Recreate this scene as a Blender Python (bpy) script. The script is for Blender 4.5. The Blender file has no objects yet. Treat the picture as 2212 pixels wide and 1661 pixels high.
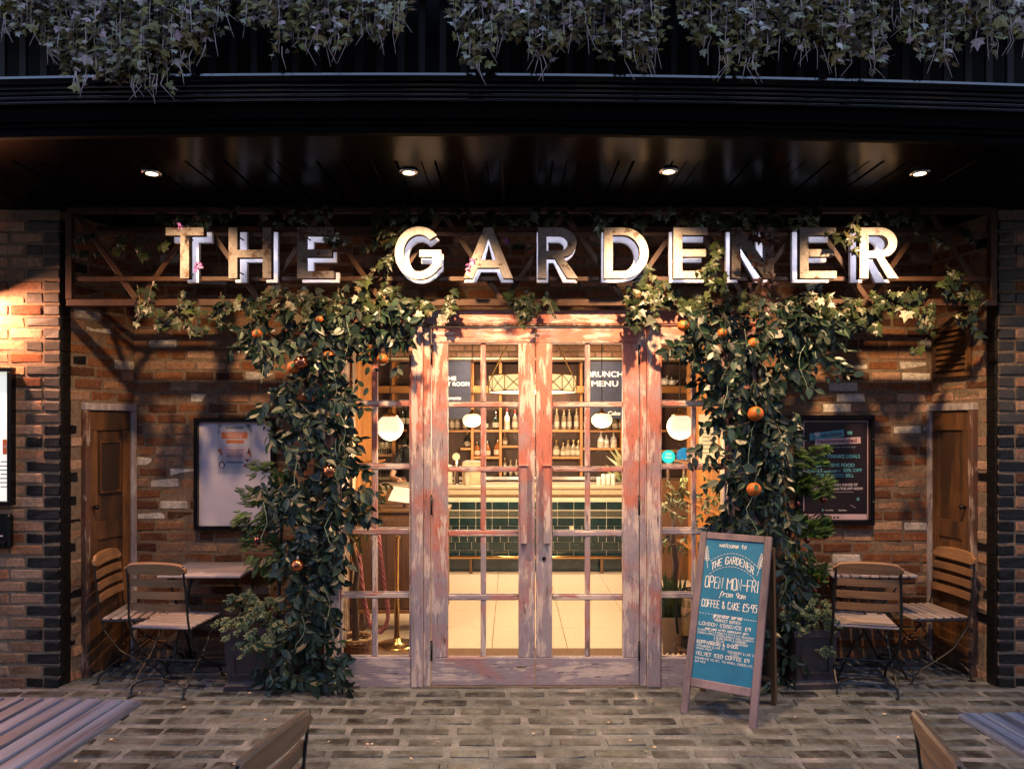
import bpy, bmesh, math, random
import numpy as np
from mathutils import Vector, Matrix, Euler
R = math.radians
rnd = random.Random(7)
np.random.seed(7)
sc = bpy.context.scene
COL = sc.collection
PI = math.pi

# ------------------------------------------------------------------ camera
F, EYE, DIST = 1600.0, 1.77, 5.0          # focal length in units of a 2212 wide frame
cam_d = bpy.data.cameras.new('camera')
cam = bpy.data.objects.new('camera', cam_d); COL.objects.link(cam)
cam.location = (0, -DIST, EYE); cam.rotation_euler = (R(90), 0, 0)
cam_d.sensor_width = 36; cam_d.lens = 36 * F / 2212
cam_d.shift_y = (918 - 830.5) / 2212
cam_d.clip_start = 0.05; cam_d.clip_end = 1500
sc.camera = cam

# ------------------------------------------------------------------ world, sun, exposure
SUN_EL, SUN_ROT = 40.0, 12.0
w = bpy.data.worlds.new('World'); sc.world = w; w.use_nodes = True
nt = w.node_tree; nt.nodes.clear()
sky = nt.nodes.new('ShaderNodeTexSky'); sky.sky_type = 'NISHITA'; sky.sun_disc = False
sky.sun_elevation = R(SUN_EL); sky.sun_rotation = R(SUN_ROT); sky.air_density = 1.0; sky.dust_density = 0.3; sky.ozone_density = 2.0
tintn = nt.nodes.new('ShaderNodeMixRGB'); tintn.blend_type = 'MULTIPLY'; tintn.inputs[0].default_value = 1
tintn.inputs[2].default_value = (1.0, 0.82, 0.80, 1)
bg = nt.nodes.new('ShaderNodeBackground'); bg.inputs['Strength'].default_value = 0.15
wo = nt.nodes.new('ShaderNodeOutputWorld')
nt.links.new(sky.outputs[0], tintn.inputs[1]); nt.links.new(tintn.outputs[0], bg.inputs[0]); nt.links.new(bg.outputs[0], wo.inputs[0])
sun_d = bpy.data.lights.new('sun', 'SUN'); sun_d.energy = 0.30; sun_d.angle = R(20); sun_d.color = (1.0, 0.86, 0.86)
sun = bpy.data.objects.new('sun', sun_d); COL.objects.link(sun)
# direction towards the sun: rotation is measured from +Y clockwise
_sd = Vector((math.sin(R(SUN_ROT)) * math.cos(R(SUN_EL)), math.cos(R(SUN_ROT)) * math.cos(R(SUN_EL)), math.sin(R(SUN_EL))))
sun.rotation_euler = _sd.to_track_quat('Z', 'Y').to_euler()
sc.view_settings.view_transform = 'Standard'; sc.view_settings.look = 'None'
sc.view_settings.exposure = 1.72; sc.view_settings.gamma = 1.0; sc.view_settings.use_curve_mapping = False
cy = sc.cycles
cy.use_denoising = True
cy.max_bounces = 7; cy.diffuse_bounces = 3; cy.glossy_bounces = 3; cy.transmission_bounces = 4; cy.transparent_max_bounces = 10
cy.caustics_reflective = False; cy.caustics_refractive = False; cy.sample_clamp_indirect = 4.0

# ------------------------------------------------------------------ small helpers
def at(u, v, Y):                                   # pixel of the 2212 wide photograph -> point at depth Y
    k = (Y + DIST) / F
    return Vector(((u - 1106) * k, Y, EYE - (v - 918) * k))
def ux(u, Y=0.0): return (u - 1106) * (Y + DIST) / F
def vz(v, Y=0.0): return EYE - (v - 918) * (Y + DIST) / F

class MB:
    def __init__(s): s.v = []; s.f = []
    def add(s, vs, fs):
        n = len(s.v); s.v.extend([tuple(x) for x in vs]); s.f.extend([tuple(i + n for i in f) for f in fs]); return s
    def box(s, x0, x1, y0, y1, z0, z1):
        return s.add([(x0,y0,z0),(x1,y0,z0),(x1,y1,z0),(x0,y1,z0),(x0,y0,z1),(x1,y0,z1),(x1,y1,z1),(x0,y1,z1)],
                     [(0,3,2,1),(4,5,6,7),(0,1,5,4),(1,2,6,5),(2,3,7,6),(3,0,4,7)])
    def cbox(s, x0, x1, y0, y1, z0, z1, c=0.004, M=None):          # box with all edges chamfered
        c = min(c, abs(x1-x0)*.45, abs(y1-y0)*.45, abs(z1-z0)*.45)
        vs = []; idx = {}
        for i, X in enumerate((x0, x1)):
            for j, Y in enumerate((y0, y1)):
                for k, Z in enumerate((z0, z1)):
                    sx, sy, sz = (1-2*i)*c, (1-2*j)*c, (1-2*k)*c
                    for a, p in enumerate(((X, Y+sy, Z+sz), (X+sx, Y, Z+sz), (X+sx, Y+sy, Z))):
                        idx[(i,j,k,a)] = len(vs); vs.append(p)
        g = idx; fs = []
        for i in (0,1):
            q = [g[(i,0,0,0)], g[(i,1,0,0)], g[(i,1,1,0)], g[(i,0,1,0)]]; fs.append(q if i else q[::-1])
        for j in (0,1):
            q = [g[(0,j,0,1)], g[(1,j,0,1)], g[(1,j,1,1)], g[(0,j,1,1)]]; fs.append(q[::-1] if j else q)
        for k in (0,1):
            q = [g[(0,0,k,2)], g[(1,0,k,2)], g[(1,1,k,2)], g[(0,1,k,2)]]; fs.append(q if k else q[::-1])
        for j in (0,1):
            for k in (0,1):
                q = [g[(0,j,k,1)], g[(1,j,k,1)], g[(1,j,k,2)], g[(0,j,k,2)]]; fs.append(q if (j ^ k) else q[::-1])
        for i in (0,1):
            for k in (0,1):
                q = [g[(i,0,k,0)], g[(i,1,k,0)], g[(i,1,k,2)], g[(i,0,k,2)]]; fs.append(q[::-1] if (i ^ k) else q)
        for i in (0,1):
            for j in (0,1):
                q = [g[(i,j,0,0)], g[(i,j,1,0)], g[(i,j,1,1)], g[(i,j,0,1)]]; fs.append(q if (i ^ j) else q[::-1])
        for i in (0,1):
            for j in (0,1):
                for k in (0,1):
                    q = [g[(i,j,k,0)], g[(i,j,k,1)], g[(i,j,k,2)]]; fs.append(q if (i+j+k) % 2 else q[::-1])
        if M is not None: vs = [M @ Vector(p) for p in vs]
        return s.add(vs, fs)
    def tube(s, pts, r, n=8, closed=False, cap=True, flat=None):
        pts = [Vector(p) for p in pts]; m = len(pts)
        rs = r if isinstance(r, (list, tuple)) else [r]*m
        rings = []; up = None
        for i, p in enumerate(pts):
            if closed: t = pts[(i+1) % m] - pts[i-1]
            else: t = pts[min(i+1, m-1)] - pts[max(i-1, 0)]
            t = t.normalized() if t.length > 1e-9 else Vector((0,0,1))
            if up is None:
                up = Vector((0,0,1)) if abs(t.z) < .9 else Vector((0,1,0))
            a = t.cross(up); a = a.normalized() if a.length > 1e-6 else t.orthogonal().normalized()
            b = a.cross(t).normalized(); up = b
            fx, fy = flat if flat else (1, 1)
            rings.append([p + (a*math.cos(2*PI*k/n)*fx + b*math.sin(2*PI*k/n)*fy)*rs[i] for k in range(n)])
        vs = [q for rg in rings for q in rg]; fs = []
        for i in range(m if closed else m-1):
            j = (i+1) % m
            for k in range(n):
                l = (k+1) % n
                fs.append((i*n+k, i*n+l, j*n+l, j*n+k))
        if cap and not closed:
            fs.append(tuple(range(n))[::-1]); fs.append(tuple((m-1)*n+k for k in range(n)))
        return s.add(vs, fs)
    def lathe(s, prof, n=16, o=(0,0,0), cap=True):                  # prof: (r, z)
        vs = []; fs = []
        for r, z in prof:
            for k in range(n):
                a = 2*PI*k/n; vs.append((o[0]+r*math.cos(a), o[1]+r*math.sin(a), o[2]+z))
        for i in range(len(prof)-1):
            for k in range(n):
                l = (k+1) % n; fs.append((i*n+k, i*n+l, (i+1)*n+l, (i+1)*n+k))
        if cap:
            fs.append(tuple(range(n))[::-1]); fs.append(tuple((len(prof)-1)*n+k for k in range(n)))
        return s.add(vs, fs)
    def sphere(s, c, r, n=16, m=10, sq=(1,1,1)):
        prof = [(max(1e-4, math.sin(PI*i/m))*r, -math.cos(PI*i/m)*r) for i in range(m+1)]
        k0 = len(s.v); s.lathe(prof, n, (0,0,0))
        for i in range(k0, len(s.v)):
            x, y, z = s.v[i]; s.v[i] = (c[0]+x*sq[0], c[1]+y*sq[1], c[2]+z*sq[2])
        return s
    def move(s, M):
        s.v = [tuple(M @ Vector(p)) for p in s.v]; return s

def mesh_of(mb, name='m', smooth=False, mat=None):
    me = bpy.data.meshes.new(name); me.from_pydata(mb.v, [], mb.f); me.update()
    if smooth: me.shade_smooth()
    if mat: me.materials.append(mat)
    return me
def part(name, mb, mat, parent=None, smooth=False, kind=None, label=None, loc=None):
    me = mb if isinstance(mb, bpy.types.Mesh) else mesh_of(mb, name, smooth)
    if mat is not None and len(me.materials) == 0: me.materials.append(mat)
    o = bpy.data.objects.new(name, me); COL.objects.link(o); o.parent = parent
    if loc is not None: o.location = loc
    if kind: o['kind'] = kind
    if label: o['label'] = label
    return o
def thing(name, label, cat, loc=(0,0,0), rz=0.0, group=None, rot=None):
    o = bpy.data.objects.new(name, None); COL.objects.link(o); o.empty_display_size = .05
    o.location = loc; o.rotation_euler = rot if rot is not None else (0, 0, rz)
    o['label'] = label; o['category'] = cat
    if group: o['group'] = group
    return o
KIDS = {}
def copy_thing(src, loc, rz, label, group=None):
    r = src.copy(); COL.objects.link(r); r.location = loc; r.rotation_euler = (0, 0, rz); r['label'] = label
    if group: r['group'] = group
    for ch in src.children:
        c = ch.copy(); COL.objects.link(c); c.parent = r
        for g in ch.children:
            d = g.copy(); COL.objects.link(d); d.parent = c
    return r

# ------------------------------------------------------------------ materials
def new_mat(name):
    m = bpy.data.materials.new(name); m.use_nodes = True
    return m, m.node_tree, m.node_tree.nodes['Principled BSDF']
def ramp(nt, stops):
    r = nt.nodes.new('ShaderNodeValToRGB'); cr = r.color_ramp
    cr.elements[0].position = stops[0][0]; cr.elements[0].color = (*stops[0][1], 1)
    cr.elements[1].position = stops[-1][0]; cr.elements[1].color = (*stops[-1][1], 1)
    for p, c in stops[1:-1]:
        e = cr.elements.new(p); e.color = (*c, 1)
    return r
def coords(nt, scale=(1,1,1), rand=True, world=False):
    tc = nt.nodes.new('ShaderNodeTexCoord'); mp = nt.nodes.new('ShaderNodeMapping'); mp.inputs['Scale'].default_value = scale
    if world:
        g = nt.nodes.new('ShaderNodeNewGeometry'); nt.links.new(g.outputs['Position'], mp.inputs[0]); return mp
    if rand:
        oi = nt.nodes.new('ShaderNodeObjectInfo'); va = nt.nodes.new('ShaderNodeVectorMath'); va.operation = 'MULTIPLY_ADD'
        cmb = nt.nodes.new('ShaderNodeCombineXYZ')
        for i in range(3): nt.links.new(oi.outputs['Random'], cmb.inputs[i])
        nt.links.new(cmb.outputs[0], va.inputs[0]); va.inputs[1].default_value = (37, 53, 71)
        nt.links.new(tc.outputs['Object'], va.inputs[2]); nt.links.new(va.outputs[0], mp.inputs[0])
    else: nt.links.new(tc.outputs['Object'], mp.inputs[0])
    return mp
def noise(nt, mp, scale, detail=5, rough=.6, dist=0):
    n = nt.nodes.new('ShaderNodeTexNoise'); n.inputs['Scale'].default_value = scale; n.inputs['Detail'].default_value = detail
    n.inputs['Roughness'].default_value = rough; n.inputs['Distortion'].default_value = dist
    nt.links.new(mp.outputs[0], n.inputs['Vector']); return n
def mix(nt, fac, a, b, mode='MIX'):
    m = nt.nodes.new('ShaderNodeMixRGB'); m.blend_type = mode
    for i, x in enumerate((fac, a, b)):
        if isinstance(x, (int, float)): m.inputs[i].default_value = x
        elif isinstance(x, tuple): m.inputs[i].default_value = (*x, 1)
        else: nt.links.new(x, m.inputs[i])
    return m.outputs[0]
def bump(nt, b, src, strength=.3, dist=.01):
    bn = nt.nodes.new('ShaderNodeBump'); bn.inputs['Strength'].default_value = strength; bn.inputs['Distance'].default_value = dist
    nt.links.new(src, bn.inputs['Height']); nt.links.new(bn.outputs[0], b.inputs['Normal'])
def plain(name, col, rough=.6, metal=0.0, var=.25, scale=12, stretch=(1,1,1), bmp=.15, spec=.5, bdist=.004, rand=True, coat=0):
    m, nt, b = new_mat(name)
    mp = coords(nt, stretch, rand); n = noise(nt, mp, scale, 6, .65)
    c1 = tuple(x*(1-var) for x in col); c2 = tuple(min(1, x*(1+var)) for x in col)
    r = ramp(nt, [(.3, c1), (.7, c2)]); nt.links.new(n.outputs[0], r.inputs[0]); nt.links.new(r.outputs[0], b.inputs['Base Color'])
    b.inputs['Roughness'].default_value = rough; b.inputs['Metallic'].default_value = metal; b.inputs['Specular IOR Level'].default_value = spec
    if coat: b.inputs['Coat Weight'].default_value = coat
    if bmp: bump(nt, b, n.outputs[0], bmp, bdist)
    return m
def emis(name, col, strength):
    m, nt, b = new_mat(name); b.inputs['Base Color'].default_value = (*[min(.8, x) for x in col], 1)
    b.inputs['Emission Color'].default_value = (*col, 1); b.inputs['Emission Strength'].default_value = strength
    b.inputs['Roughness'].default_value = .4
    return m
def glass_mat(name, tint=(1,1,1), refl=.06, rough=.02):
    m, nt, b = new_mat(name); nt.nodes.remove(b)
    tr = nt.nodes.new('ShaderNodeBsdfTransparent'); tr.inputs[0].default_value = (*tint, 1)
    gl = nt.nodes.new('ShaderNodeBsdfGlossy'); gl.inputs['Roughness'].default_value = rough; gl.inputs[0].default_value = (.9,.9,.9,1)
    fr = nt.nodes.new('ShaderNodeFresnel'); fr.inputs[0].default_value = 1.5
    mx = nt.nodes.new('ShaderNodeMixShader'); out = nt.nodes['Material Output']
    nt.links.new(fr.outputs[0], mx.inputs[0]); nt.links.new(tr.outputs[0], mx.inputs[1]); nt.links.new(gl.outputs[0], mx.inputs[2])
    nt.links.new(mx.outputs[0], out.inputs[0]); return m
def brick_mat(name, stops, white=False, dust=.35):
    m, nt, b = new_mat(name); mp = coords(nt, (1,1,1))
    oi = nt.nodes.new('ShaderNodeObjectInfo'); n1 = noise(nt, mp, 9, 5, .7); n2 = noise(nt, mp, 45, 6, .7)
    ad = nt.nodes.new('ShaderNodeMath'); ad.operation = 'MULTIPLY_ADD'; nt.links.new(n1.outputs[0], ad.inputs[0]); ad.inputs[1].default_value = .35
    sb = nt.nodes.new('ShaderNodeMath'); sb.operation = 'SUBTRACT'; nt.links.new(oi.outputs['Random'], sb.inputs[0]); sb.inputs[1].default_value = .17
    nt.links.new(sb.outputs[0], ad.inputs[2])
    r = ramp(nt, stops); nt.links.new(ad.outputs[0], r.inputs[0])
    r2 = ramp(nt, [(.35, (.45,.45,.45)), (.65, (1.15,1.15,1.15))]); nt.links.new(n2.outputs[0], r2.inputs[0])
    c = mix(nt, .8, r.outputs[0], r2.outputs[0], 'MULTIPLY')
    n3 = noise(nt, mp, 14, 8, .75); r3 = ramp(nt, [(.56, (0,0,0)), (.66, (1,1,1))]); nt.links.new(n3.outputs[0], r3.inputs[0])
    mm = nt.nodes.new('ShaderNodeMath'); mm.operation = 'MULTIPLY'; nt.links.new(r3.outputs[0], mm.inputs[0]); mm.inputs[1].default_value = dust
    c = mix(nt, mm.outputs[0], c, (.30,.24,.19) if not white else (.20,.11,.07))
    mw = coords(nt, (1,1,1), world=True); nw = noise(nt, mw, 1.6, 5, .6); rw = ramp(nt, [(.32, (.50,.48,.46)), (.52, (1,1,1)), (.7, (1.2,1.15,1.1))]); nt.links.new(nw.outputs[0], rw.inputs[0])
    c = mix(nt, 1, c, rw.outputs[0], 'MULTIPLY')
    ns = noise(nt, mw, 16, 9, .78); rs = ramp(nt, [(.555, (0,0,0)), (.64, (.6,.6,.6))]); nt.links.new(ns.outputs[0], rs.inputs[0]); c = mix(nt, rs.outputs[0], c, (.21,.15,.105))
    nt.links.new(c, b.inputs['Base Color']); b.inputs['Roughness'].default_value = .9; b.inputs['Specular IOR Level'].default_value = .2
    bump(nt, b, mix(nt, .5, n2.outputs[0], ns.outputs[0]), .9, .009); return m

M_BRICK = brick_mat('brick_red', [(0, (.09,.042,.026)), (.22, (.17,.07,.036)), (.5, (.29,.115,.052)), (.72, (.35,.155,.075)), (1, (.38,.23,.14))])
M_WHITE = brick_mat('brick_white', [(0, (.62,.56,.48)), (1, (.80,.74,.65))], white=True, dust=.3)
M_BUFF = brick_mat('brick_buff', [(0, (.32,.17,.10)), (.5, (.44,.25,.16)), (1, (.52,.34,.23))], dust=.7)
M_BLACKBRICK = plain('brick_black_paint', (.005,.0045,.005), .5, var=.7, scale=30, bmp=.9, bdist=.008, spec=.3)
M_GREYPAINT = plain('brick_grey_paint', (.045,.038,.03), .6, var=.35, scale=30, bmp=.5)
M_MORTAR = plain('mortar', (.19,.135,.09), .95, var=.4, scale=30, bmp=.6, rand=False)
M_MORTAR_D = plain('mortar_dark', (.02,.018,.016), .9, var=.4, scale=30, bmp=.6, rand=False)
M_BLACK = plain('black_gloss_paint', (.0035,.0035,.004), .26, var=.4, scale=6, stretch=(.3,1,1), bmp=.35, bdist=.004, spec=.35)
M_BLACKMATT = plain('black_matt_paint', (.003,.003,.003), .75, var=.4, scale=10, bmp=.2)
M_SOFFIT = plain('black_soffit_paint', (.0018,.0016,.0014), .2, var=.3, scale=8, bmp=.10, bdist=.002, spec=.015)
M_FRIEZE = plain('black_frieze_paint', (.0012,.0011,.001), .6, var=.4, scale=6, bmp=.2, spec=.03)
M_REED = plain('black_reed_gloss', (.002,.002,.002), .10, var=.4, scale=3, stretch=(.25,1,1), bmp=.3, bdist=.012, spec=1.0, coat=1)
M_IRON = plain('black_iron', (.015,.014,.014), .42, metal=.3, var=.4, scale=40, bmp=.2)
M_RAIL = plain('painted_truss_brown', (.055,.024,.011), .5, metal=.2, var=.35, scale=14, bmp=.2)

def timber_mat(name, horiz=False, salmon=(.60,.21,.15), pale=(.76,.62,.54), bare=(.17,.11,.09), lilac=(.42,.35,.38)):
    m, nt, b = new_mat(name)
    st = (.28, 1, 2.2) if horiz else (2.2, 1, .28)
    mp = coords(nt, st); mpw = coords(nt, (1,1,1), world=True)
    n1 = noise(nt, mp, 10, 9, .70, .35); n2 = noise(nt, mp, 19, 9, .75, .2); n3 = noise(nt, mpw, 2.6, 4, .6); n5 = noise(nt, mpw, 4.5, 3, .5)
    n4 = noise(nt, mp, 60, 4, .7)
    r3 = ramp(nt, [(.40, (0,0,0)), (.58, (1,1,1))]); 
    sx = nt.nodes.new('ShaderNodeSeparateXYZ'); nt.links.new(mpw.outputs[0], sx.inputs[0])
    mz = nt.nodes.new('ShaderNodeMapRange'); mz.inputs[1].default_value = 0; mz.inputs[2].default_value = 1.9; mz.inputs[3].default_value = .14; mz.inputs[4].default_value = -.08; nt.links.new(sx.outputs[2], mz.inputs[0])  # more lilac-grey towards the base: part wear, part cool ambient light painted in
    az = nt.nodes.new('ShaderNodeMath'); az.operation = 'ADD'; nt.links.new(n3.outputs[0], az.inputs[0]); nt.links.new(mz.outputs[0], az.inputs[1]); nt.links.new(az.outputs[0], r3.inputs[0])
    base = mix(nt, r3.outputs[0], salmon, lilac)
    r1 = ramp(nt, [(.52, (0,0,0)), (.57, (1,1,1))])
    a1 = nt.nodes.new('ShaderNodeMath'); a1.operation = 'MULTIPLY_ADD'; nt.links.new(n5.outputs[0], a1.inputs[0]); a1.inputs[1].default_value = .45
    a0 = nt.nodes.new('ShaderNodeMath'); a0.operation = 'SUBTRACT'; nt.links.new(n1.outputs[0], a0.inputs[0]); a0.inputs[1].default_value = .225; nt.links.new(a0.outputs[0], a1.inputs[2]); nt.links.new(a1.outputs[0], r1.inputs[0])
    c = mix(nt, r1.outputs[0], base, pale)
    r2 = ramp(nt, [(.585, (0,0,0)), (.63, (1,1,1))]); nt.links.new(n2.outputs[0], r2.inputs[0])
    c = mix(nt, r2.outputs[0], c, bare)
    r4 = ramp(nt, [(.3, (.62,.62,.62)), (.7, (1.1,1.1,1.1))]); nt.links.new(n4.outputs[0], r4.inputs[0])
    c = mix(nt, .7, c, r4.outputs[0], 'MULTIPLY')
    nt.links.new(c, b.inputs['Base Color']); b.inputs['Roughness'].default_value = .62
    h = mix(nt, .5, r2.outputs[0], n4.outputs[0]); bump(nt, b, h, .55, -.004)
    return m
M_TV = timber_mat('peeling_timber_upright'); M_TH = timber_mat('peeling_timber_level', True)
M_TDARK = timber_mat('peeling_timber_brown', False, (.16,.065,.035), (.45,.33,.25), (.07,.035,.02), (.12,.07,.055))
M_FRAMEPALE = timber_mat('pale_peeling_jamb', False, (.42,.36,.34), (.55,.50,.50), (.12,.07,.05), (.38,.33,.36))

def wood_mat(name, col, rough=.55, stretch=(1,1,.12), var=.35, scale=30, weather=None):
    m, nt, b = new_mat(name); mp = coords(nt, stretch)
    n = noise(nt, mp, scale, 7, .7, .6); n2 = noise(nt, mp, scale*.25, 3, .5)
    c1 = tuple(x*(1-var) for x in col); c2 = tuple(min(1, x*(1+var)) for x in col)
    r = ramp(nt, [(.3, c1), (.7, c2)]); nt.links.new(n.outputs[0], r.inputs[0]); c = r.outputs[0]
    if weather:
        r2 = ramp(nt, [(.42, (0,0,0)), (.62, (1,1,1))]); nt.links.new(n2.outputs[0], r2.inputs[0]); c = mix(nt, r2.outputs[0], c, weather)
    oi = nt.nodes.new('ShaderNodeObjectInfo'); ro = ramp(nt, [(0, (.78,.78,.78)), (1, (1.12,1.12,1.12))]); nt.links.new(oi.outputs['Random'], ro.inputs[0])
    c = mix(nt, 1.0, c, ro.outputs[0], 'MULTIPLY')
    nt.links.new(c, b.inputs['Base Color']); b.inputs['Roughness'].default_value = rough
    bump(nt, b, n.outputs[0], .6, .003); return m
M_DOORWOOD = wood_mat('old_pine_door', (.18,.078,.026), .6, (1,1,.10), var=.6, weather=(.055,.028,.014))
M_TEAK_X = wood_mat('teak_slat', (.30,.155,.07), .55, (.10,1,1))
M_TEAK_G = wood_mat('greyed_teak_slat', (.30,.24,.22), .6, (.10,1,1), weather=(.36,.32,.33))
M_TEAK_Y = wood_mat('greyed_teak_slat_lengthways', (.17,.145,.15), .5, (1,.05,1), var=.6, scale=55, weather=(.36,.35,.36))
M_TEAK_YB = wood_mat('teak_slat_lengthways', (.28,.19,.13), .55, (1,.10,1), weather=(.32,.27,.24))
M_BOARDWOOD = wood_mat('board_frame_wood', (.15,.115,.13), .6, (1,1,.12), scale=22, weather=(.26,.19,.21))
M_BARWOOD = wood_mat('bar_wood', (.36,.15,.035), .45, (.12,1,1), scale=22)
M_BARWOOD_V = wood_mat('bar_wood_upright', (.36,.145,.035), .45, (1,1,.12), scale=22)
M_DARKWOOD = wood_mat('dark_wood', (.13,.065,.025), .45, (1,1,.12), scale=20)
M_WOODBACK = wood_mat('brown_back_boards', (.07,.03,.014), .6, (1,1,.12), scale=20)
M_SETT = None
def sett_mat():
    m, nt, b = new_mat('stone_sett'); mp = coords(nt, (1,1,1)); oi = nt.nodes.new('ShaderNodeObjectInfo')
    n1 = noise(nt, mp, 8, 6, .7); n2 = noise(nt, mp, 60, 5, .7)
    r0 = ramp(nt, [(0, (.012,.012,.011)), (.5, (.030,.030,.028)), (.8, (.066,.066,.062)), (1, (.13,.13,.125))]); nt.links.new(oi.outputs['Random'], r0.inputs[0])
    r1 = ramp(nt, [(.3, (.5,.5,.5)), (.7, (1.4,1.4,1.4))]); nt.links.new(n1.outputs[0], r1.inputs[0])
    c = mix(nt, 1.0, r0.outputs[0], r1.outputs[0], 'MULTIPLY')
    r2 = ramp(nt, [(.3, (.7,.7,.7)), (.7, (1.2,1.2,1.2))]); nt.links.new(n2.outputs[0], r2.inputs[0])
    c = mix(nt, 1.0, c, r2.outputs[0], 'MULTIPLY')
    mw = coords(nt, (1,1,1), world=True); n3 = noise(nt, mw, 5, 8, .75); r3 = ramp(nt, [(.44, (0,0,0)), (.64, (.9,.9,.9))]); nt.links.new(n3.outputs[0], r3.inputs[0])
    c = mix(nt, r3.outputs[0], c, (.15,.165,.165)); nt.links.new(c, b.inputs['Base Color'])
    b.inputs['Roughness'].default_value = .5; bump(nt, b, n2.outputs[0], .6, .005); return m
M_SETT = sett_mat()
def joint_mat():
    m, nt, b = new_mat('sett_joint'); mp = coords(nt, (1,1,1), world=True)
    n1 = noise(nt, mp, 3.5, 7, .7); n2 = noise(nt, mp, 50, 6, .7)
    r0 = ramp(nt, [(.30, (.042,.050,.044)), (.46, (.13,.15,.15)), (.56, (.18,.195,.20)), (.70, (.33,.32,.33))]); nt.links.new(n1.outputs[0], r0.inputs[0])
    r2 = ramp(nt, [(.3, (.6,.6,.6)), (.7, (1.25,1.25,1.25))]); nt.links.new(n2.outputs[0], r2.inputs[0])
    c = mix(nt, 1.0, r0.outputs[0], r2.outputs[0], 'MULTIPLY'); nt.links.new(c, b.inputs['Base Color'])
    b.inputs['Roughness'].default_value = .7; bump(nt, b, n2.outputs[0], .8, .01); return m
M_JOINT = joint_mat()
M_GLASS = glass_mat('window_glass')
M_BRASS = plain('brass', (.55,.36,.14), .22, metal=1, var=.1, bmp=0)
M_CHROME = plain('chrome', (.6,.6,.6), .15, metal=1, var=.05, bmp=0)
M_COPPER = plain('copper_bauble', (.62,.20,.09), .12, metal=1, var=.1, bmp=0)
M_DKBAUBLE = plain('dark_bauble', (.22,.07,.06), .15, metal=1, var=.1, bmp=0)
M_ORANGE = plain('orange_skin', (.50,.12,.015), .45, var=.15, scale=60, bmp=.5, bdist=.002)
M_STEM = plain('plant_stem', (.14,.10,.06), .7, var=.4, scale=30, bmp=.3)
M_STEMG = plain('pale_green_stem', (.22,.30,.20), .5, var=.2, bmp=0)
M_TRUNK = plain('bark', (.08,.05,.03), .85, var=.5, scale=25, stretch=(1,1,.3), bmp=.8, bdist=.01)
M_PLANTER = plain('dark_zinc_planter', (.045,.036,.042), .5, var=.35, scale=8, bmp=.15)
M_SOIL = plain('soil', (.02,.013,.009), .95, var=.5, scale=50, bmp=.8)
M_CHALK = plain('chalk_paint', (.80,.78,.70), .8, var=.1, bmp=0)
M_TEALBOARD = None
def leaf_mat(name, stops, rim=None, rough=.42):
    m, nt, b = new_mat(name)
    a = nt.nodes.new('ShaderNodeAttribute'); a.attribute_name = 'tint'
    r = ramp(nt, stops); nt.links.new(a.outputs['Fac'], r.inputs[0]); c = r.outputs[0]
    if rim:
        e = nt.nodes.new('ShaderNodeAttribute'); e.attribute_name = 'rim'
        rr = ramp(nt, [(.45, (0,0,0)), (.8, (1,1,1))]); nt.links.new(e.outputs['Fac'], rr.inputs[0]); c = mix(nt, rr.outputs[0], c, rim)
    mp = coords(nt, (1,1,1), rand=False); n = noise(nt, mp, 60, 3, .6)
    rn = ramp(nt, [(.3, (.7,.7,.7)), (.7, (1.25,1.25,1.25))]); nt.links.new(n.outputs[0], rn.inputs[0]); c = mix(nt, 1, c, rn.outputs[0], 'MULTIPLY')
    nt.links.new(c, b.inputs['Base Color']); b.inputs['Roughness'].default_value = rough; b.inputs['Specular IOR Level'].default_value = .45
    return m
M_FICUS = leaf_mat('ficus_leaf', [(0, (.005,.013,.008)), (.5, (.011,.029,.017)), (.85, (.024,.055,.033)), (1, (.08,.12,.07))], rough=.38)
M_FICUSV = leaf_mat('variegated_ficus_leaf', [(0, (.04,.07,.02)), (1, (.10,.13,.04))], rim=(.28,.27,.13))
M_IVY = leaf_mat('ivy_leaf', [(0, (.008,.015,.005)), (.5, (.020,.033,.010)), (.85, (.044,.060,.018)), (1, (.08,.055,.02))])
M_IVYV = leaf_mat('small_variegated_ivy_leaf', [(0, (.03,.055,.018)), (1, (.07,.11,.035))], rim=(.19,.23,.11))
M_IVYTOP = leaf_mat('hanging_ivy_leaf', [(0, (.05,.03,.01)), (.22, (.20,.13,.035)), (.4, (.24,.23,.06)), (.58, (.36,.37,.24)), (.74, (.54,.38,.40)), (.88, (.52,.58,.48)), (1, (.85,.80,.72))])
M_CONIFER = leaf_mat('conifer_needle', [(0, (.012,.035,.008)), (1, (.07,.15,.03))])
M_PURPLE = leaf_mat('purple_petal', [(0, (.12,.03,.16)), (1, (.30,.12,.42))])
M_DKIVY = leaf_mat('dark_red_ivy_leaf', [(0, (.05,.02,.02)), (1, (.12,.05,.045))])

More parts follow.
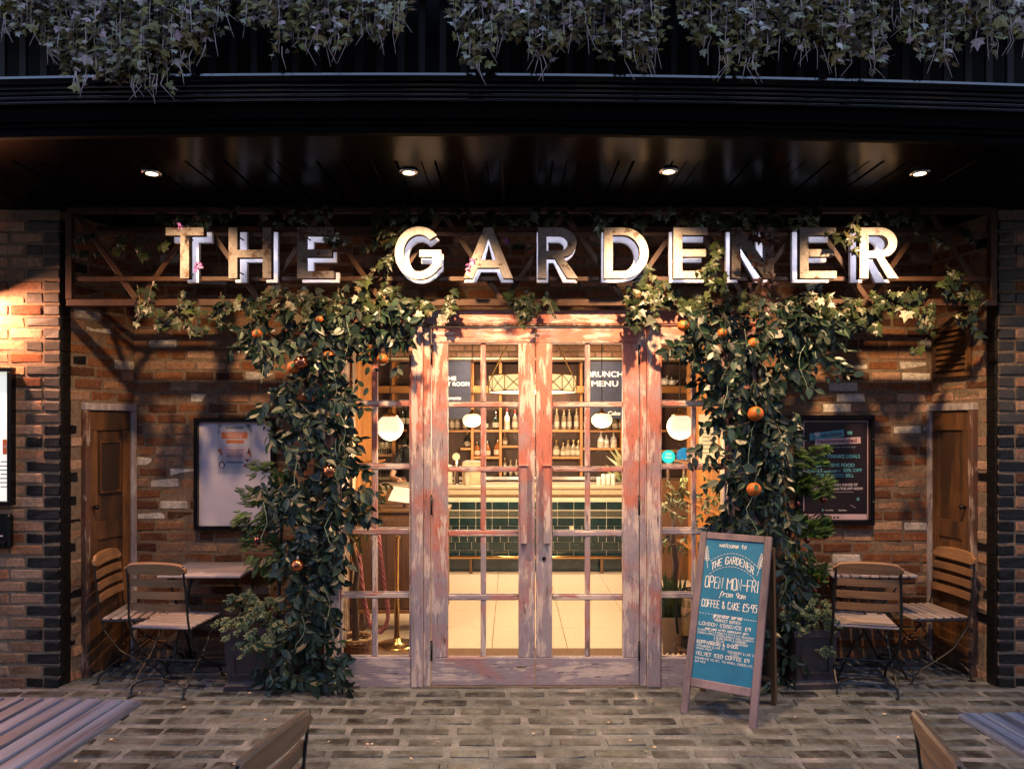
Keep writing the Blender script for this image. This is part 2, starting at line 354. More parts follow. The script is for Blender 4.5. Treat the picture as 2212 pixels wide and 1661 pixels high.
# ------------------------------------------------------------------ text
def text_mesh(txt, size, mat=None, extrude=0.0, offset=0.0, align='CENTER', spacing=1.0, shear=0.0, xscale=1.0):
    cu = bpy.data.curves.new('t', 'FONT'); cu.body = txt; cu.size = size; cu.extrude = extrude; cu.offset = offset
    cu.align_x = align; cu.align_y = 'CENTER'; cu.space_character = spacing; cu.shear = shear; cu.resolution_u = 3
    o = bpy.data.objects.new('t', cu); COL.objects.link(o)
    me = bpy.data.meshes.new_from_object(o)
    bpy.data.objects.remove(o); bpy.data.curves.remove(cu)
    if xscale != 1.0: me.transform(Matrix.Diagonal((xscale, 1, 1, 1)))
    me.name = 'lettering'; me.materials.clear()
    if mat: me.materials.append(mat)
    return me
def put_text(txt, w, parent, mat, x, y, z, size, **k):       # text standing upright, facing -Y; w = wanted width or None
    me = text_mesh(txt, size, mat, **k)
    if w:
        xs = [v.co.x for v in me.vertices]; s = w / (max(xs)-min(xs)); me.transform(Matrix.Diagonal((s, 1, 1, 1)))
    me.transform(Matrix.Rotation(R(90), 4, 'X'))
    return part('lettering', me, mat, parent, loc=(x, y, z))

# ------------------------------------------------------------------ bricks
def brick_mesh(L, D, H, c=.006, jit=.0025, seed=0, front=None):
    r = random.Random(seed); mb = MB(); mb.cbox(-L/2, L/2, 0, D, 0, H, c)
    mb.v = [(x + r.uniform(-jit, jit), y + r.uniform(-jit, jit), z + r.uniform(-jit, jit)) for x, y, z in mb.v]
    return mesh_of(mb, 'brick')
CH = .081; BL = .215; BH = .067; BD = .06
BRICKS = {}
def brick_set(mat):
    if mat.name not in BRICKS:
        BRICKS[mat.name] = [brick_mesh(BL, BD, BH, .008, .0042, s) for s in range(12)]
        for me in BRICKS[mat.name]: me.materials.append(mat)
    return BRICKS[mat.name]
def wall(name, label, p0, p1, z0, z1, nrm, skip=lambda s, z, i: False, matf=None, maxparts=298, keep=None, off=.0, thick=.1, mortar=None, hidden=None):
    """wall from p0 to p1 (xy), bricks proud of the mortar on the side of nrm"""
    p0, p1 = Vector(p0), Vector(p1); L = (p1-p0).length; d = (p1-p0).normalized()
    t = thing(name, label, 'wall', (p0.x, p0.y, 0)); ang = math.atan2(d.y, d.x)
    t.rotation_euler = (0, 0, ang)       # local x along the wall, local -y is out (for nrm = -1)
    cells = []; n = int((z1 - z0) / CH); r = random.Random(hash(name) % 999 if False else len(name)*7 + int(L*100))
    for i in range(n):
        z = z0 + i*CH; x = -r.uniform(0, .1) - (BL/2 if i % 2 else 0) + off
        while x < L:
            full = BL if r.random() > .12 else BL*.47
            a, b = max(x, 0.004), min(x + full, L - .004)
            if b - a > .03: cells.append((a, b, z, i))
            x += full + .013
    cells = [c for c in cells if not skip((c[0]+c[1])/2, c[2]+BH/2, c[3])]
    objs = [c for c in cells if (keep is None or keep((c[0]+c[1])/2, c[2]))]
    rest = [c for c in cells if c not in objs]
    rest += objs[maxparts:]; objs = objs[:maxparts]
    def setup(c):
        a, b, z, i = c; m = matf((a+b)/2, z+BH/2, i) if matf else M_BRICK
        me = r.choice(brick_set(m)); return me, Vector(((a+b)/2, -.0075 + r.uniform(-.003, .003), z + r.uniform(-.003,.003))), (b-a)/BL, r.uniform(-.004, .004)
    for c in objs:
        me, loc, sx, rz = setup(c)
        o = bpy.data.objects.new('brick', me); COL.objects.link(o); o.parent = t; o.location = loc; o.scale = (sx, 1, 1)
        o.rotation_euler = (r.uniform(-.006, .006), r.uniform(-.008, .008), rz)
    if rest:
        by = {}
        for c in rest:
            me, loc, sx, rz = setup(c); by.setdefault(me.materials[0].name, []).append((me, loc, sx))
        for mn, lst in by.items():
            mb = MB()
            for me, loc, sx in lst:
                mb.add([(v.co.x*sx+loc.x, v.co.y+loc.y, v.co.z+loc.z) for v in me.vertices], [tuple(p.vertices) for p in me.polygons])
            part('brickwork', mb, bpy.data.materials[mn], t, kind='stuff')
    mo = MB()
    mo.box(0, L, -.004, thick, z0, z1)
    return t, mo, L
# white bricks at the spots where the photograph shows them
WHITE_L = [(352,750),(595,820),(567,819),(321,917),(308,991),(368,1040),(354,1038),(354,1085),(323,1109),(545,1270),(388,1014),(427,869),(523,751),(352,556),(470,600)]
WHITE_R = [(1922,747),(1984,747),(1866,795),(1984,794),(1965,816),(2000,817),(1941,819),(1801,841),(1835,865),(1803,888),(1929,935),(1982,935),(1900,1101),(1801,1171),(1830,1195),(1997,1146),(1948,1055)]
YB = .62
def white_near(pts, Y, X, Z):
    for u, v in pts:
        p = at(u, v, Y)
        if abs(p.x - X) < .095 and abs(p.z - Z) < .037: return True
    return False

SOFFIT_Z = 3.22
# ------------------------------------------------------------------ ground and setts
g = MB(); g.box(-60, 60, -150, 60, -.3, -.004)
ground = part('ground', g, M_JOINT, kind='structure')
pv = MB(); pv.box(-4.6, 4.9, -4.2, .72, -.02, 0.0)
pav = part('pavement', pv, M_JOINT, kind='structure')
sett_meshes = []
for s in range(8):
    r = random.Random(s+50); mb = MB(); mb.cbox(-.5, .5, -.050, .050, -.03, .0065, .014)
    out = []
    for x, y, z in mb.v:
        sx = 1 if x > 0 else -1
        out.append(((x*(1-.07*(abs(y) > .045)) + r.uniform(-.025, .025)) , y + r.uniform(-.008, .008), z + (r.uniform(-.002, .003) if z > 0 else 0)))
    mb.v = out
    me = mesh_of(mb, 'sett', mat=M_SETT); sett_meshes.append(me)
setts = []
r = random.Random(3)
row = 0; y = .60
while y > -4.1:
    x = -4.5 + (row % 2)*.15 + r.uniform(0, .1)
    while x < 4.7:
        L = r.uniform(.19, .29)
        setts.append((x + L/2, y + r.uniform(-.004, .004), L)); x += L + r.uniform(.028, .05)
    y -= .147; row += 1
def vis_ground(x, y):
    d = y + DIST; u = 1106 + x*F/d; v = 918 + EYE*F/d
    return -30 < u < 2242 and v < 1690
vis = [s for s in setts if vis_ground(s[0], s[1])]
vis.sort(key=lambda s: s[1]); top = vis[:298]; ts = set(top); rest = [s for s in setts if s not in ts]
for (x, y, L) in top:
    o = bpy.data.objects.new('sett', r.choice(sett_meshes)); COL.objects.link(o); o.parent = pav
    o.location = (x, y, r.uniform(-.002, .001)); o.scale = (L, 1, 1); o.rotation_euler = (r.uniform(-.02,.02), r.uniform(-.01,.01), r.uniform(-.03,.03))
mb = MB()
for (x, y, L) in rest:
    me = r.choice(sett_meshes); dz = r.uniform(-.002, .001)
    mb.add([(v.co.x*L+x, v.co.y+y, v.co.z+dz) for v in me.vertices], [tuple(p.vertices) for p in me.polygons])
part('more_setts', mb, M_SETT, pav, kind='stuff')
# bits of litter and fallen petals on the setts
lit = MB()
for k in range(60):
    x, y = r.uniform(-2.6, 2.6), r.uniform(-1.3, -.1); a = r.uniform(0, 6.3); l = r.uniform(.006, .016)
    c, s_ = math.cos(a)*l, math.sin(a)*l
    lit.add([(x-c, y-s_, .012), (x+s_*.5, y-c*.5, .016), (x+c, y+s_, .012), (x-s_*.5, y+c*.5, .010)], [(0,1,2,3)])
part('fallen_petals', lit, plain('fallen_petal', (.6,.45,.3), .8, bmp=0), kind='stuff')

# ------------------------------------------------------------------ the building's own bulk and the other side of the lane
M_DKWALL = plain('dark_render', (.05,.042,.038), .9, var=.3, scale=3, bmp=.3)
hb = thing('building_shell', 'dark upper storeys of the cafe building above the balcony', 'building', (0, 3, 3.4))
for nm_, a_ in (('upper_wall', (-9,9,-3.7,-3.4,.0,5.0)), ('roof', (-9,9,-3.7,5,5.0,5.2)), ('rear_wall', (-9,9,4.7,5,-3.4,5.0)), ('flank_wall', (-9,-8.7,-2.2,4.7,-3.4,5.0)), ('flank_wall', (8.7,9,-2.2,4.7,-3.4,5.0)), ('front_wall', (-8.7,-7.3 if False else -4.31,-2.9,-2.7,-3.4,.0)), ('front_wall', (4.51,8.7,-2.9,-2.7,-3.4,.0))):
    part(nm_, MB().box(*a_), M_DKWALL, hb)
ob = thing('opposite_building', 'brick building across the lane behind the viewer', 'building', (0, -13, 0))
part('wall', MB().box(-22, 22, -.4, 0, 0, 6.4), plain('opposite_brick', (.13,.07,.05), .9, var=.4, scale=8, bmp=.4), ob)
part('roof', MB().add([(-22,.3,6.3),(22,.3,6.3),(22,-4,8.6),(-22,-4,8.6)], [(0,1,2,3)]), M_DKWALL, ob)
for k in range(-6, 7):
    part('window', MB().box(k*3.1-.55, k*3.1+.55, -.05, .03, 3.9, 5.4), plain('dark_window', (.02,.02,.025), .1, bmp=0) if k == -6 else bpy.data.materials['dark_window'], ob)
    part('shopfront', MB().box(k*3.1-1.1, k*3.1+1.1, -.05, .03, .5, 2.9), bpy.data.materials['dark_window'], ob)

# ------------------------------------------------------------------ brick walls
XL, XR = -2.87, 3.19                         # ends of the recessed wall
XE0, XE1 = ux(700), ux(1640)                 # the timber entrance
def mf_left(x, z, i):
    X = XL + x
    return M_WHITE if white_near(WHITE_L, YB, X, z) else (M_BUFF if rnd.random() < .18 else M_BRICK)
def mf_right(x, z, i):
    X = XE1 - .06 + x
    return M_WHITE if white_near(WHITE_R, YB, X, z) else (M_BUFF if rnd.random() < .20 else M_BRICK)
HZ = vz(669)                                  # top of the entrance header
t, mo, L = wall('brick_wall', 'recessed brown brick wall with a few white bricks behind the left cafe table and poster', (XL, YB), (XE0+.06, YB), 0, SOFFIT_Z, -1, matf=mf_left, keep=lambda x, z: z < 2.75)
part('mortar', mo, M_MORTAR, t)
t, mo, L = wall('brick_wall', 'recessed orange brick wall with many white bricks behind the right cafe table and dark poster', (XE1-.06, YB), (XR, YB), 0, SOFFIT_Z, -1, matf=mf_right, keep=lambda x, z: z < 2.75)
part('mortar', mo, M_MORTAR, t)
t, mo, L = wall('brick_wall', 'dim brick wall above the entrance behind the lit sign letters', (XE0+.06, YB), (XE1-.06, YB), HZ-.06, SOFFIT_Z, -1, matf=lambda x, z, i: M_BUFF if rnd.random() < .2 else M_BRICK)
part('mortar', mo, M_MORTAR, t)

# splayed side walls with the small doors
def side_wall(p0, p1, label, doorlabel, side):
    d0, d1, dz = .13, .49, 1.87
    def skip(s, z, i): return (d0-.045 < (s if side < 0 else L0-s) < d1+.045) and z < dz+.05
    L0 = (Vector(p1)-Vector(p0)).length
    whites = [(185,688),(217,698),(200,718),(255,799),(185,790)] if side < 0 else [(2075,794),(2092,812),(2122,857),(2060,745)]
    a = Vector(p0) if side < 0 else Vector(p1)
    def mf(s, z, i):
        P = Vector(p0) + (Vector(p1)-Vector(p0))*(s/L0); dd = P.y + DIST; u = 1106 + P.x*F/dd; v = 918-(z-EYE)*F/dd
        edge = s if side < 0 else L0 - s
        if edge < .085: return M_BLACKBRICK if i % 2 else M_BUFF
        for (uu, vv) in whites:
            if abs(uu-u) < 16 and abs(vv-v) < 12: return M_WHITE
        return M_BRICK if rnd.random() > .1 else M_BUFF
    # teeth: make the outermost cells line up
    t, mo, L = wall('brick_wall', label, p0, p1, 0, SOFFIT_Z, -1, skip=skip, matf=mf, thick=.08)
    part('mortar', mo, M_MORTAR_D if False else M_MORTAR, t)
    # the door is set in the same plane
    q = Vector(p0); ang = math.atan2(p1[1]-p0[1], p1[0]-p0[0])
    dt = thing('cupboard_door', doorlabel, 'door', (q.x, q.y, 0), ang)
    x0, x1 = (d0, d1) if side < 0 else (L0-d1, L0-d0)
    mb = MB(); mb.cbox(x0, x1, -.022, .0, .02, dz, .004); part('panel', mb, M_DOORWOOD, dt)
    # rails and stiles raised a little
    for (a0, a1, b0, b1) in ((x0, x1, dz-.14, dz), (x0, x1, .02, .2), (x0, x0+.07, .2, dz-.14), (x1-.07, x1, .2, dz-.14), (x0+.07, x1-.07, .95, 1.08)):
        mb = MB(); mb.cbox(a0+.001, a1-.001, -.034, -.023, b0+.001, b1-.001, .003); part('rail' if a1-a0 > b1-b0 else 'stile', mb, M_DOORWOOD, dt)
    if side < 0:
        mb = MB(); mb.cbox(x0+.10, x1-.10, -.030, -.0225, 1.30, 1.64, .006); part('hatch', mb, plain('sooty_hatch', (.035,.018,.010), .7, scale=20), dt)
        fr = MB()
        for (a0,a1,b0,b1) in ((x0+.085,x1-.085,1.64,1.66),(x0+.085,x1-.085,1.28,1.30),(x0+.085,x0+.10,1.30,1.64),(x1-.10,x1-.085,1.30,1.64)): fr.box(a0,a1,-.038,-.024,b0,b1)
        part('hatch_frame', fr, M_DOORWOOD, dt)
    kb = MB(); kx = x0+.03 if side < 0 else x1-.03
    kb.tube([(kx, -.034, 1.19), (kx, -.06, 1.19)], .008, 8); kb.sphere((kx, -.07, 1.19), .018, 10, 6); part('knob', kb, M_IRON, dt, smooth=True)
    for (a0, a1, b0, b1, m) in ((x0-.04, x0-.002, 0.0, dz+.002, M_TDARK if side < 0 else M_FRAMEPALE), (x1+.002, x1+.045, 0.0, dz+.002, M_FRAMEPALE if side < 0 else M_TDARK), (x0-.04, x1+.045, dz+.004, dz+.055, M_FRAMEPALE)):
        mb = MB(); mb.cbox(a0, a1, -.05, -.001, b0, b1, .004); part('door_frame', mb, m, dt)
    if side > 0:                                                     # slatted vent above the right door
        vt = thing('wall_vent', 'dark slatted vent high on the right splayed wall above the small door', 'vent', (q.x, q.y, 0), ang)
        mb = MB()
        for (a0,a1,b0,b1) in ((x0,x1,2.46,2.49),(x0,x1,2.12,2.15),(x0,x0+.03,2.15,2.46),(x1-.03,x1,2.15,2.46)): mb.box(a0,a1,-.04,-.013,b0,b1)
        part('frame', mb, M_DOORWOOD, vt)
        for k in range(7):
            z = 2.17 + k*.042; mb = MB(); mb.add([(x0+.03,-.035,z),(x1-.03,-.035,z),(x1-.03,-.014,z+.03),(x0+.03,-.014,z+.03),(x0+.03,-.031,z-.003),(x1-.03,-.031,z-.003),(x1-.03,-.01,z+.027),(x0+.03,-.01,z+.027)], [(0,1,2,3),(7,6,5,4),(0,4,5,1),(2,6,7,3)])
            part('slat', mb, M_DOORWOOD, vt)
PXL, PXR = -3.05, 3.28
side_wall((PXL, .10), (XL, YB), 'splayed dark brick side wall around the small pine door on the left', 'narrow pine cupboard door with a sooty square hatch in the left splayed wall', -1)
side_wall((XR, YB), (PXR, .10), 'splayed dark brick side wall with black toothed edge and small door on the right', 'narrow plain pine cupboard door behind the chair in the right splayed wall', 1)
# piers
def pier(name, label, xa, xb, side):
    L = xb - xa
    def mf(s, z, i):
        e = (L - s) if side < 0 else s           # distance from the inner corner
        if e < .115: return M_BLACKBRICK if z < 1.75 else M_GREYPAINT
        if e < .24 and i % 2 == 0: return M_BLACKBRICK if z < 1.75 else M_GREYPAINT
        return M_BUFF if rnd.random() < .75 else M_BRICK
    t = thing(name, label, 'wall', (xa, 0, 0)); r = random.Random(5)
    n = int(SOFFIT_Z/CH)
    for i in range(n):
        z = i*CH
        segs = [(0, .105), (.118, .223)] if i % 2 == 0 else [(0, .105), (.118, .333)]
        if i % 2 == 0: segs = [(0, .223)] if (i % 4) else [(0,.105),(.118,.223)]
        e = segs[-1][1] + .013
        while e < L:
            segs.append((e, min(e+.215, L-.002))); e += .228
        for (a, b) in segs:
            if b-a < .03: continue
            s0, s1 = (L-b, L-a) if side < 0 else (a, b)
            c = (s0+s1)/2; m = mf(c, z+BH/2, i)
            proud = -.010 if m in (M_BLACKBRICK, M_GREYPAINT) else -.007
            o = bpy.data.objects.new('brick', r.choice(brick_set(m))); COL.objects.link(o); o.parent = t
            o.location = (c, proud + r.uniform(-.003,.003), z); o.scale = ((s1-s0)/BL, 1, 1); o.rotation_euler = (r.uniform(-.01,.01), r.uniform(-.008,.008), r.uniform(-.008,.008))
    mo = MB(); mo.box(.002 if side > 0 else 0, L if side > 0 else L-.002, -.002, .10, 0, SOFFIT_Z); part('mortar', mo, M_MORTAR, t)
    # the black painted inner return
    x = L if side < 0 else 0
    mb = MB()
    for i in range(n):
        mb.cbox(x-.010 if side < 0 else x-.010-.0015*(i % 3), x+.010+.0015*(i % 3) if side < 0 else x+.010, .0045, .105, i*CH, i*CH+CH-.003, .003)
    part('painted_return', mb, M_BLACKBRICK, t)
pier('brick_pier', 'pale brick pier with toothed black painted corner at the left edge', -4.3, PXL, -1)
pier('brick_pier', 'pale brick pier with toothed black painted corner at the right edge', PXR, 4.5, 1)

# ------------------------------------------------------------------ soffit, fascia, balcony
def lens_droop(x): return -.0057*(x+.6)**2
so = MB(); so.box(-4.6, 4.8, -1.33, .9, SOFFIT_Z+.03, SOFFIT_Z+.06)
soff = part('soffit', so, M_BLACKMATT, kind='structure')
so = MB(); so.cbox(-4.6, 4.8, -1.31, -.962, SOFFIT_Z-.012, SOFFIT_Z+.028, .003); part('front_board', so, M_SOFFIT, soff)
me = MB(); me.cbox(-.0350, .0350, -.958, .70, SOFFIT_Z, SOFFIT_Z+.025, .002); pm = mesh_of(me, 'plank', mat=M_SOFFIT)
for k in range(122):
    o = bpy.data.objects.new('plank', pm); COL.objects.link(o); o.parent = soff; o.location = (-4.3+k*.0725, 0, rnd.uniform(-.0008,.0008)); o.rotation_euler = (0, rnd.uniform(-.003,.003), 0)
def run(prof, x0=-4.6, x1=4.8, n=40):         # profile (y, z) swept along X with the ends lowered to imitate lens distortion
    mb = MB(); k = len(prof)
    vs = []; fs = []
    for i in range(n+1):
        x = x0+(x1-x0)*i/n; s = lens_droop(x)
        vs += [(x, y, z+s) for y, z in prof]
    for i in range(n):
        for j in range(k-1): fs.append((i*k+j, i*k+j+1, (i+1)*k+j+1, (i+1)*k+j))
    return mb.add(vs, fs)
fa = thing('fascia', 'long black moulded timber fascia with reeded gutter band under the hanging ivy', 'fascia', (0, -1.2, SOFFIT_Z))
def rel(prof): return [(y+1.2, z-SOFFIT_Z) for y, z in prof]
Zf = SOFFIT_Z
part('lower_board', run(rel([(-1.31, Zf+.04), (-1.31, Zf-.012), (-1.345, Zf-.012), (-1.345, Zf+.022), (-1.36, Zf+.028), (-1.36, Zf+.045), (-1.375, Zf+.052), (-1.375, Zf+.066), (-1.36,Zf+.068)])), M_FRIEZE, fa)
part('frieze', run(rel([(-1.36, Zf+.062), (-1.365, Zf+.128), (-1.30, Zf+.13)])), M_FRIEZE, fa)
reeds = [(-1.36, Zf+.122)]
z = Zf+.128
for k in range(4):
    yy = -1.385 - k*.011
    for a in range(7):
        th = PI*a/6; reeds.append((yy - math.sin(th)*.0095, z + .0092 - math.cos(th)*.0088))
    z += .0192
reeds += [(-1.44, z+.004), (-1.475, z+.009), (-1.475, z+.020), (-1.44, z+.024), (-1.2, z+.026)]
part('reeded_band', run(rel(reeds)), M_REED, fa)
ZT = z + .03                                   # top of the cornice
bp = MB()
bw = thing('balcony_screen', 'black slatted balcony screen rising in the dark behind the hanging ivy', 'screen', (0, -1.27, ZT))
mb = MB(); mb.box(-4.6, 4.8, .22, .26, -.05, 1.3); part('back_board', mb, M_BLACKMATT, bw)
mb = MB(); mb.box(-4.6, 4.8, -.01, .02, .0, .035); part('rail', mb, M_BLACKMATT, bw)
me = MB(); me.cbox(-.018, .018, -.03, -.011, .0, 1.2, .003); pm = mesh_of(me, 'slat', mat=plain('dark_slat', (.004,.003,.003), .7, scale=15))
for k in range(70):
    o = bpy.data.objects.new('slat', pm); COL.objects.link(o); o.parent = bw; o.location = (-3.6+k*.105, 0, 0)
mb = MB(); mb.box(-4.6, 4.8, -.12, .20, 1.22, 1.26); part('top_shelf', mb, M_BLACKMATT, bw)

# downlights
SPOTS = [(328, 372), (883, 370), (1444, 368), (1987, 372)]
names4 = ['round warm ceiling spot furthest left in the black soffit', 'round warm ceiling spot above the gap between the words of the sign',
          'round warm ceiling spot above the first E of the second word', 'round warm ceiling spot furthest right in the black soffit']
M_BULB = emis('lamp_glow', (1.0, .72, .38), 3)
spot_power = [38, 80, 80, 70]
for (u, v), lab, pw in zip(SPOTS, names4, spot_power):
    Y = (SOFFIT_Z-EYE)*F/(918-v) - DIST; p = at(u, v, Y)
    t = thing('downlight', lab, 'ceiling light', (p.x, Y, SOFFIT_Z), 0, 'ceiling spots in the soffit')
    mb = MB(); mb.lathe([(.034,-.012),(.052,-.014),(.056,-.008),(.056,.004),(.034,.004),(.034,-.012)], 24, cap=False); part('trim_ring', mb, M_CHROME, t, smooth=True)
    mb = MB(); mb.lathe([(.0335,-.004),(.028,-.012),(.012,-.016),(.001,-.017)], 20); part('bulb', mb, M_BULB, t, smooth=True)
    ld = bpy.data.lights.new('downlight_lamp', 'SPOT'); ld.energy = pw; ld.color = (1.0, .60, .30); ld.spot_size = R(112); ld.spot_blend = .8; ld.shadow_soft_size = .03
    lo = bpy.data.objects.new('downlight_lamp', ld); COL.objects.link(lo); lo.parent = t; lo.location = (0, 0, -.035)
    lo.rotation_euler = (R(25), 0, 0)

# ------------------------------------------------------------------ sign truss and letters
TY = -.035
tr = thing('sign_truss', 'long rust brown steel lattice frame carrying the lit letters above the entrance', 'sign frame', (ux(1106,TY), TY, vz(660,TY)))
def X_(u): return ux(u, TY)
def Z_(v): return vz(v, TY) - vz(660, TY)
def bar(name, u0, v0, u1, v1, wd, y0, y1, parent, mat=M_RAIL):
    a = Vector((X_(u0), 0, Z_(v0))); b = Vector((X_(u1), 0, Z_(v1))); d = (b-a); L = d.length; ang = math.atan2(d.z, d.x)
    M = Matrix.Translation(a) @ Matrix.Rotation(-ang, 4, 'Y')
    mb = MB(); mb.cbox(0, L, y0, y1, -wd/2, wd/2, .003, M=M); return part(name, mb, mat, parent)
bar('rail', 147, 654.5, 2150, 654.5, .045, -.022, .022, tr); bar('rail', 147, 455, 2150, 455, .045, -.022, .022, tr)
bar('upright', 152, 461.8, 152, 647.2, .042, -.022, .022, tr); bar('upright', 2143, 461.8, 2143, 647.2, .042, -.022, .022, tr)
bar('rail', 159.5, 603, 2136, 603, .032, -.012, .006, tr); bar('rail', 159.5, 506, 2136, 506, .028, -.012, .006, tr)
u = 163; up = True
while u < 2120:
    u2 = min(u+132, 2134)
    a, b = (463, 646) if up else (646, 463)
    bar('brace', u+3, a, u2-3, b, .036, .008 if up else .0265, .024 if up else .0425, tr); u = u2; up = not up
for zz in (462.0, 648.0):                        # rear rail pair makes it a box frame
    a = bar('rear_rail', 159, zz+8 if zz < 500 else zz-8, 2136, zz+8 if zz < 500 else zz-8, .03, .27, .295, tr)
for uu in (150, 640, 1130, 1640, 2146):
    mb = MB(); mb.cbox(X_(uu)-.015, X_(uu)+.015, .045, .72, Z_(648), Z_(648)+.03, .003); part('bracket', mb, M_RAIL, tr)

# letters as outlines: height 1, list of loops (outer, holes)
def arc(cx, cy, rx, ry, a0, a1, n): return [(cx+rx*math.cos(R(a0+(a1-a0)*i/n)), cy+ry*math.sin(R(a0+(a1-a0)*i/n))) for i in range(n+1)]
def glyph(ch, w, t=.185):
    if ch == 'T': return [[(0,1-t*.9),(w/2-t/2,1-t*.9),(w/2-t/2,0),(w/2+t/2,0),(w/2+t/2,1-t*.9),(w,1-t*.9),(w,1),(0,1)]], []
    if ch == 'H': return [[(0,0),(t,0),(t,.41),(w-t,.41),(w-t,0),(w,0),(w,1),(w-t,1),(w-t,.41+t*.9),(t,.41+t*.9),(t,1),(0,1)]], []
    if ch == 'E':
        h = t*.85; return [[(0,0),(w,0),(w,h),(t,h),(t,.5-h/2),(w*.93,.5-h/2),(w*.93,.5+h/2),(t,.5+h/2),(t,1-h),(w*.98,1-h),(w*.98,1),(0,1)]], []
    if ch == 'N': return [[(0,0),(t,0),(t,.68),(w-t*1.05,0),(w,0),(w,1),(w-t,1),(w-t,.32),(t*1.05,1),(0,1)]], []
    if ch == 'A':
        m = w/2; s = t*1.08
        return [[(0,0),(s,0),(s+.09,.21),(w-s-.09,.21),(w-s,0),(w,0),(m+t*.48,1),(m-t*.48,1)]], [[(s+.15,.36),(m,.80),(w-s-.15,.36)]]
    if ch == 'D':
        return [[(0,0)]+[(w*.42,0)]+arc(w*.42,.5,w*.58,.5,-90,90,24)[1:]+[(0,1)]], [[(t,t*.85)]+arc(w*.42,.5,w*.58-t,.5-t*.85,-90,90,20)+[(t,1-t*.85)]]
    if ch == 'R':
        hb = .60; cy_ = 1-hb/2; ry = hb/2; lx = w*.52; rx = w*.96-lx
        outer = [(0,0),(t,0),(t,1-hb),(w*.42,1-hb),(w-t*1.25,0),(w,0),(w*.62,1-hb+.025)] + arc(lx,cy_,rx,ry,-62,90,20) + [(0,1)]
        hole = [(t,1-hb+t*.85)]+arc(lx,cy_,rx-t,ry-t*.85,-90,90,16)+[(t,1-t*.85)]
        return [outer], [hole]
    if ch == 'G':
        cx, cy2, rx, ry = w*.52, .5, w*.52, .52; ix, iy = rx-t, ry-t*.9
        o = arc(cx,cy2,rx,ry,42,325,44); i_ = arc(cx,cy2,ix,iy,322,46,40)
        outer = o + [(w,.23),(w,.56),(w*.53,.56),(w*.53,.56-t*.8),(w-t,.56-t*.8),(w-t,.24)] + i_
        return [outer], []
def letter_mesh(ch, w, h, depth, mat, t=.185, grow=0.0):
    outs, holes = glyph(ch, w/h, t)
    cu = bpy.data.curves.new('l', 'CURVE'); cu.dimensions = '2D'; cu.fill_mode = 'BOTH'; cu.extrude = depth/2; cu.offset = grow
    for lp in outs + holes:
        sp = cu.splines.new('POLY'); sp.points.add(len(lp)-1); sp.use_cyclic_u = True
        for p, (x, y) in zip(sp.points, lp): p.co = (x*h, y*h, 0, 1)
    o = bpy.data.objects.new('l', cu); COL.objects.link(o); me = bpy.data.meshes.new_from_object(o); bpy.data.objects.remove(o); bpy.data.curves.remove(cu)
    me.materials.clear(); me.materials.append(mat); me.transform(Matrix.Rotation(R(90), 4, 'X')); return me
def rust_face(dark=False):
    m, nt, b = new_mat('rusted_letter_paint' if dark else 'peeling_letter_paint'); mp = coords(nt, (1,1,1)); n1 = noise(nt, mp, 11, 9, .75, .3); n2 = noise(nt, mp, 40, 6, .7)
    oi = nt.nodes.new('ShaderNodeObjectInfo')
    r = ramp(nt, [(.36, (.09,.045,.025)), (.44, (.16,.09,.055)), (.48, (.30,.26,.25)), (.62, (.34,.31,.30)), (.75, (.14,.10,.08))] if dark else [(.34, (.10,.055,.03)), (.39, (.20,.13,.09)), (.42, (.44,.41,.40)), (.64, (.50,.46,.45)), (.76, (.26,.22,.20))]); nt.links.new(n1.outputs[0], r.inputs[0])
    r2 = ramp(nt, [(.3, (.6,.6,.6)), (.7, (1.15,1.15,1.15))]); nt.links.new(n2.outputs[0], r2.inputs[0])
    nt.links.new(mix(nt, 1, r.outputs[0], r2.outputs[0], 'MULTIPLY'), b.inputs['Base Color']); b.inputs['Roughness'].default_value = .6; bump(nt, b, n1.outputs[0], .5, .004); return m
M_FACE = rust_face(); M_RUST = rust_face(True)
M_BACK = plain('white_back_letter', (.74,.72,.74), .5, var=.12, scale=20, bmp=.1)
M_CAN = plain('letter_side', (.035,.022,.016), .6, var=.4, bmp=.2)
M_LED = emis('cold_white_led', (.80, .80, 1.0), 1.4)
LET = [('T',358,440,'T','first word'),('H',494,586,'H',''),('E',642,722,'E',''),('G',853,953,'G',''),('A',1001,1108,'A',''),('R',1162,1249,'R',''),('D',1305,1401,'D',''),
       ('E',1455,1530,'E',''),('N',1581,1671,'N',''),('E',1728,1807,'E',''),('R',1857,1941,'R','')]
LBL = ['rusty capital T opening the sign, lit white from behind', 'rusty capital H lit white from behind, between T and E', 'rusty capital E that ends the short first word of the sign',
       'capital G with pinkish peeling paint that opens the long word', 'capital A with flaking paint, right after the G', 'capital R with flaking pale paint between A and D',
       'capital D with its back letter glowing inside the bowl', 'capital E right after the D, ivy at its right arms', 'capital N with dark ivy across its diagonal',
       'capital E between the N and the final R', 'capital R that ends the sign, pale paint and ivy on its bowl']
FY = -.215
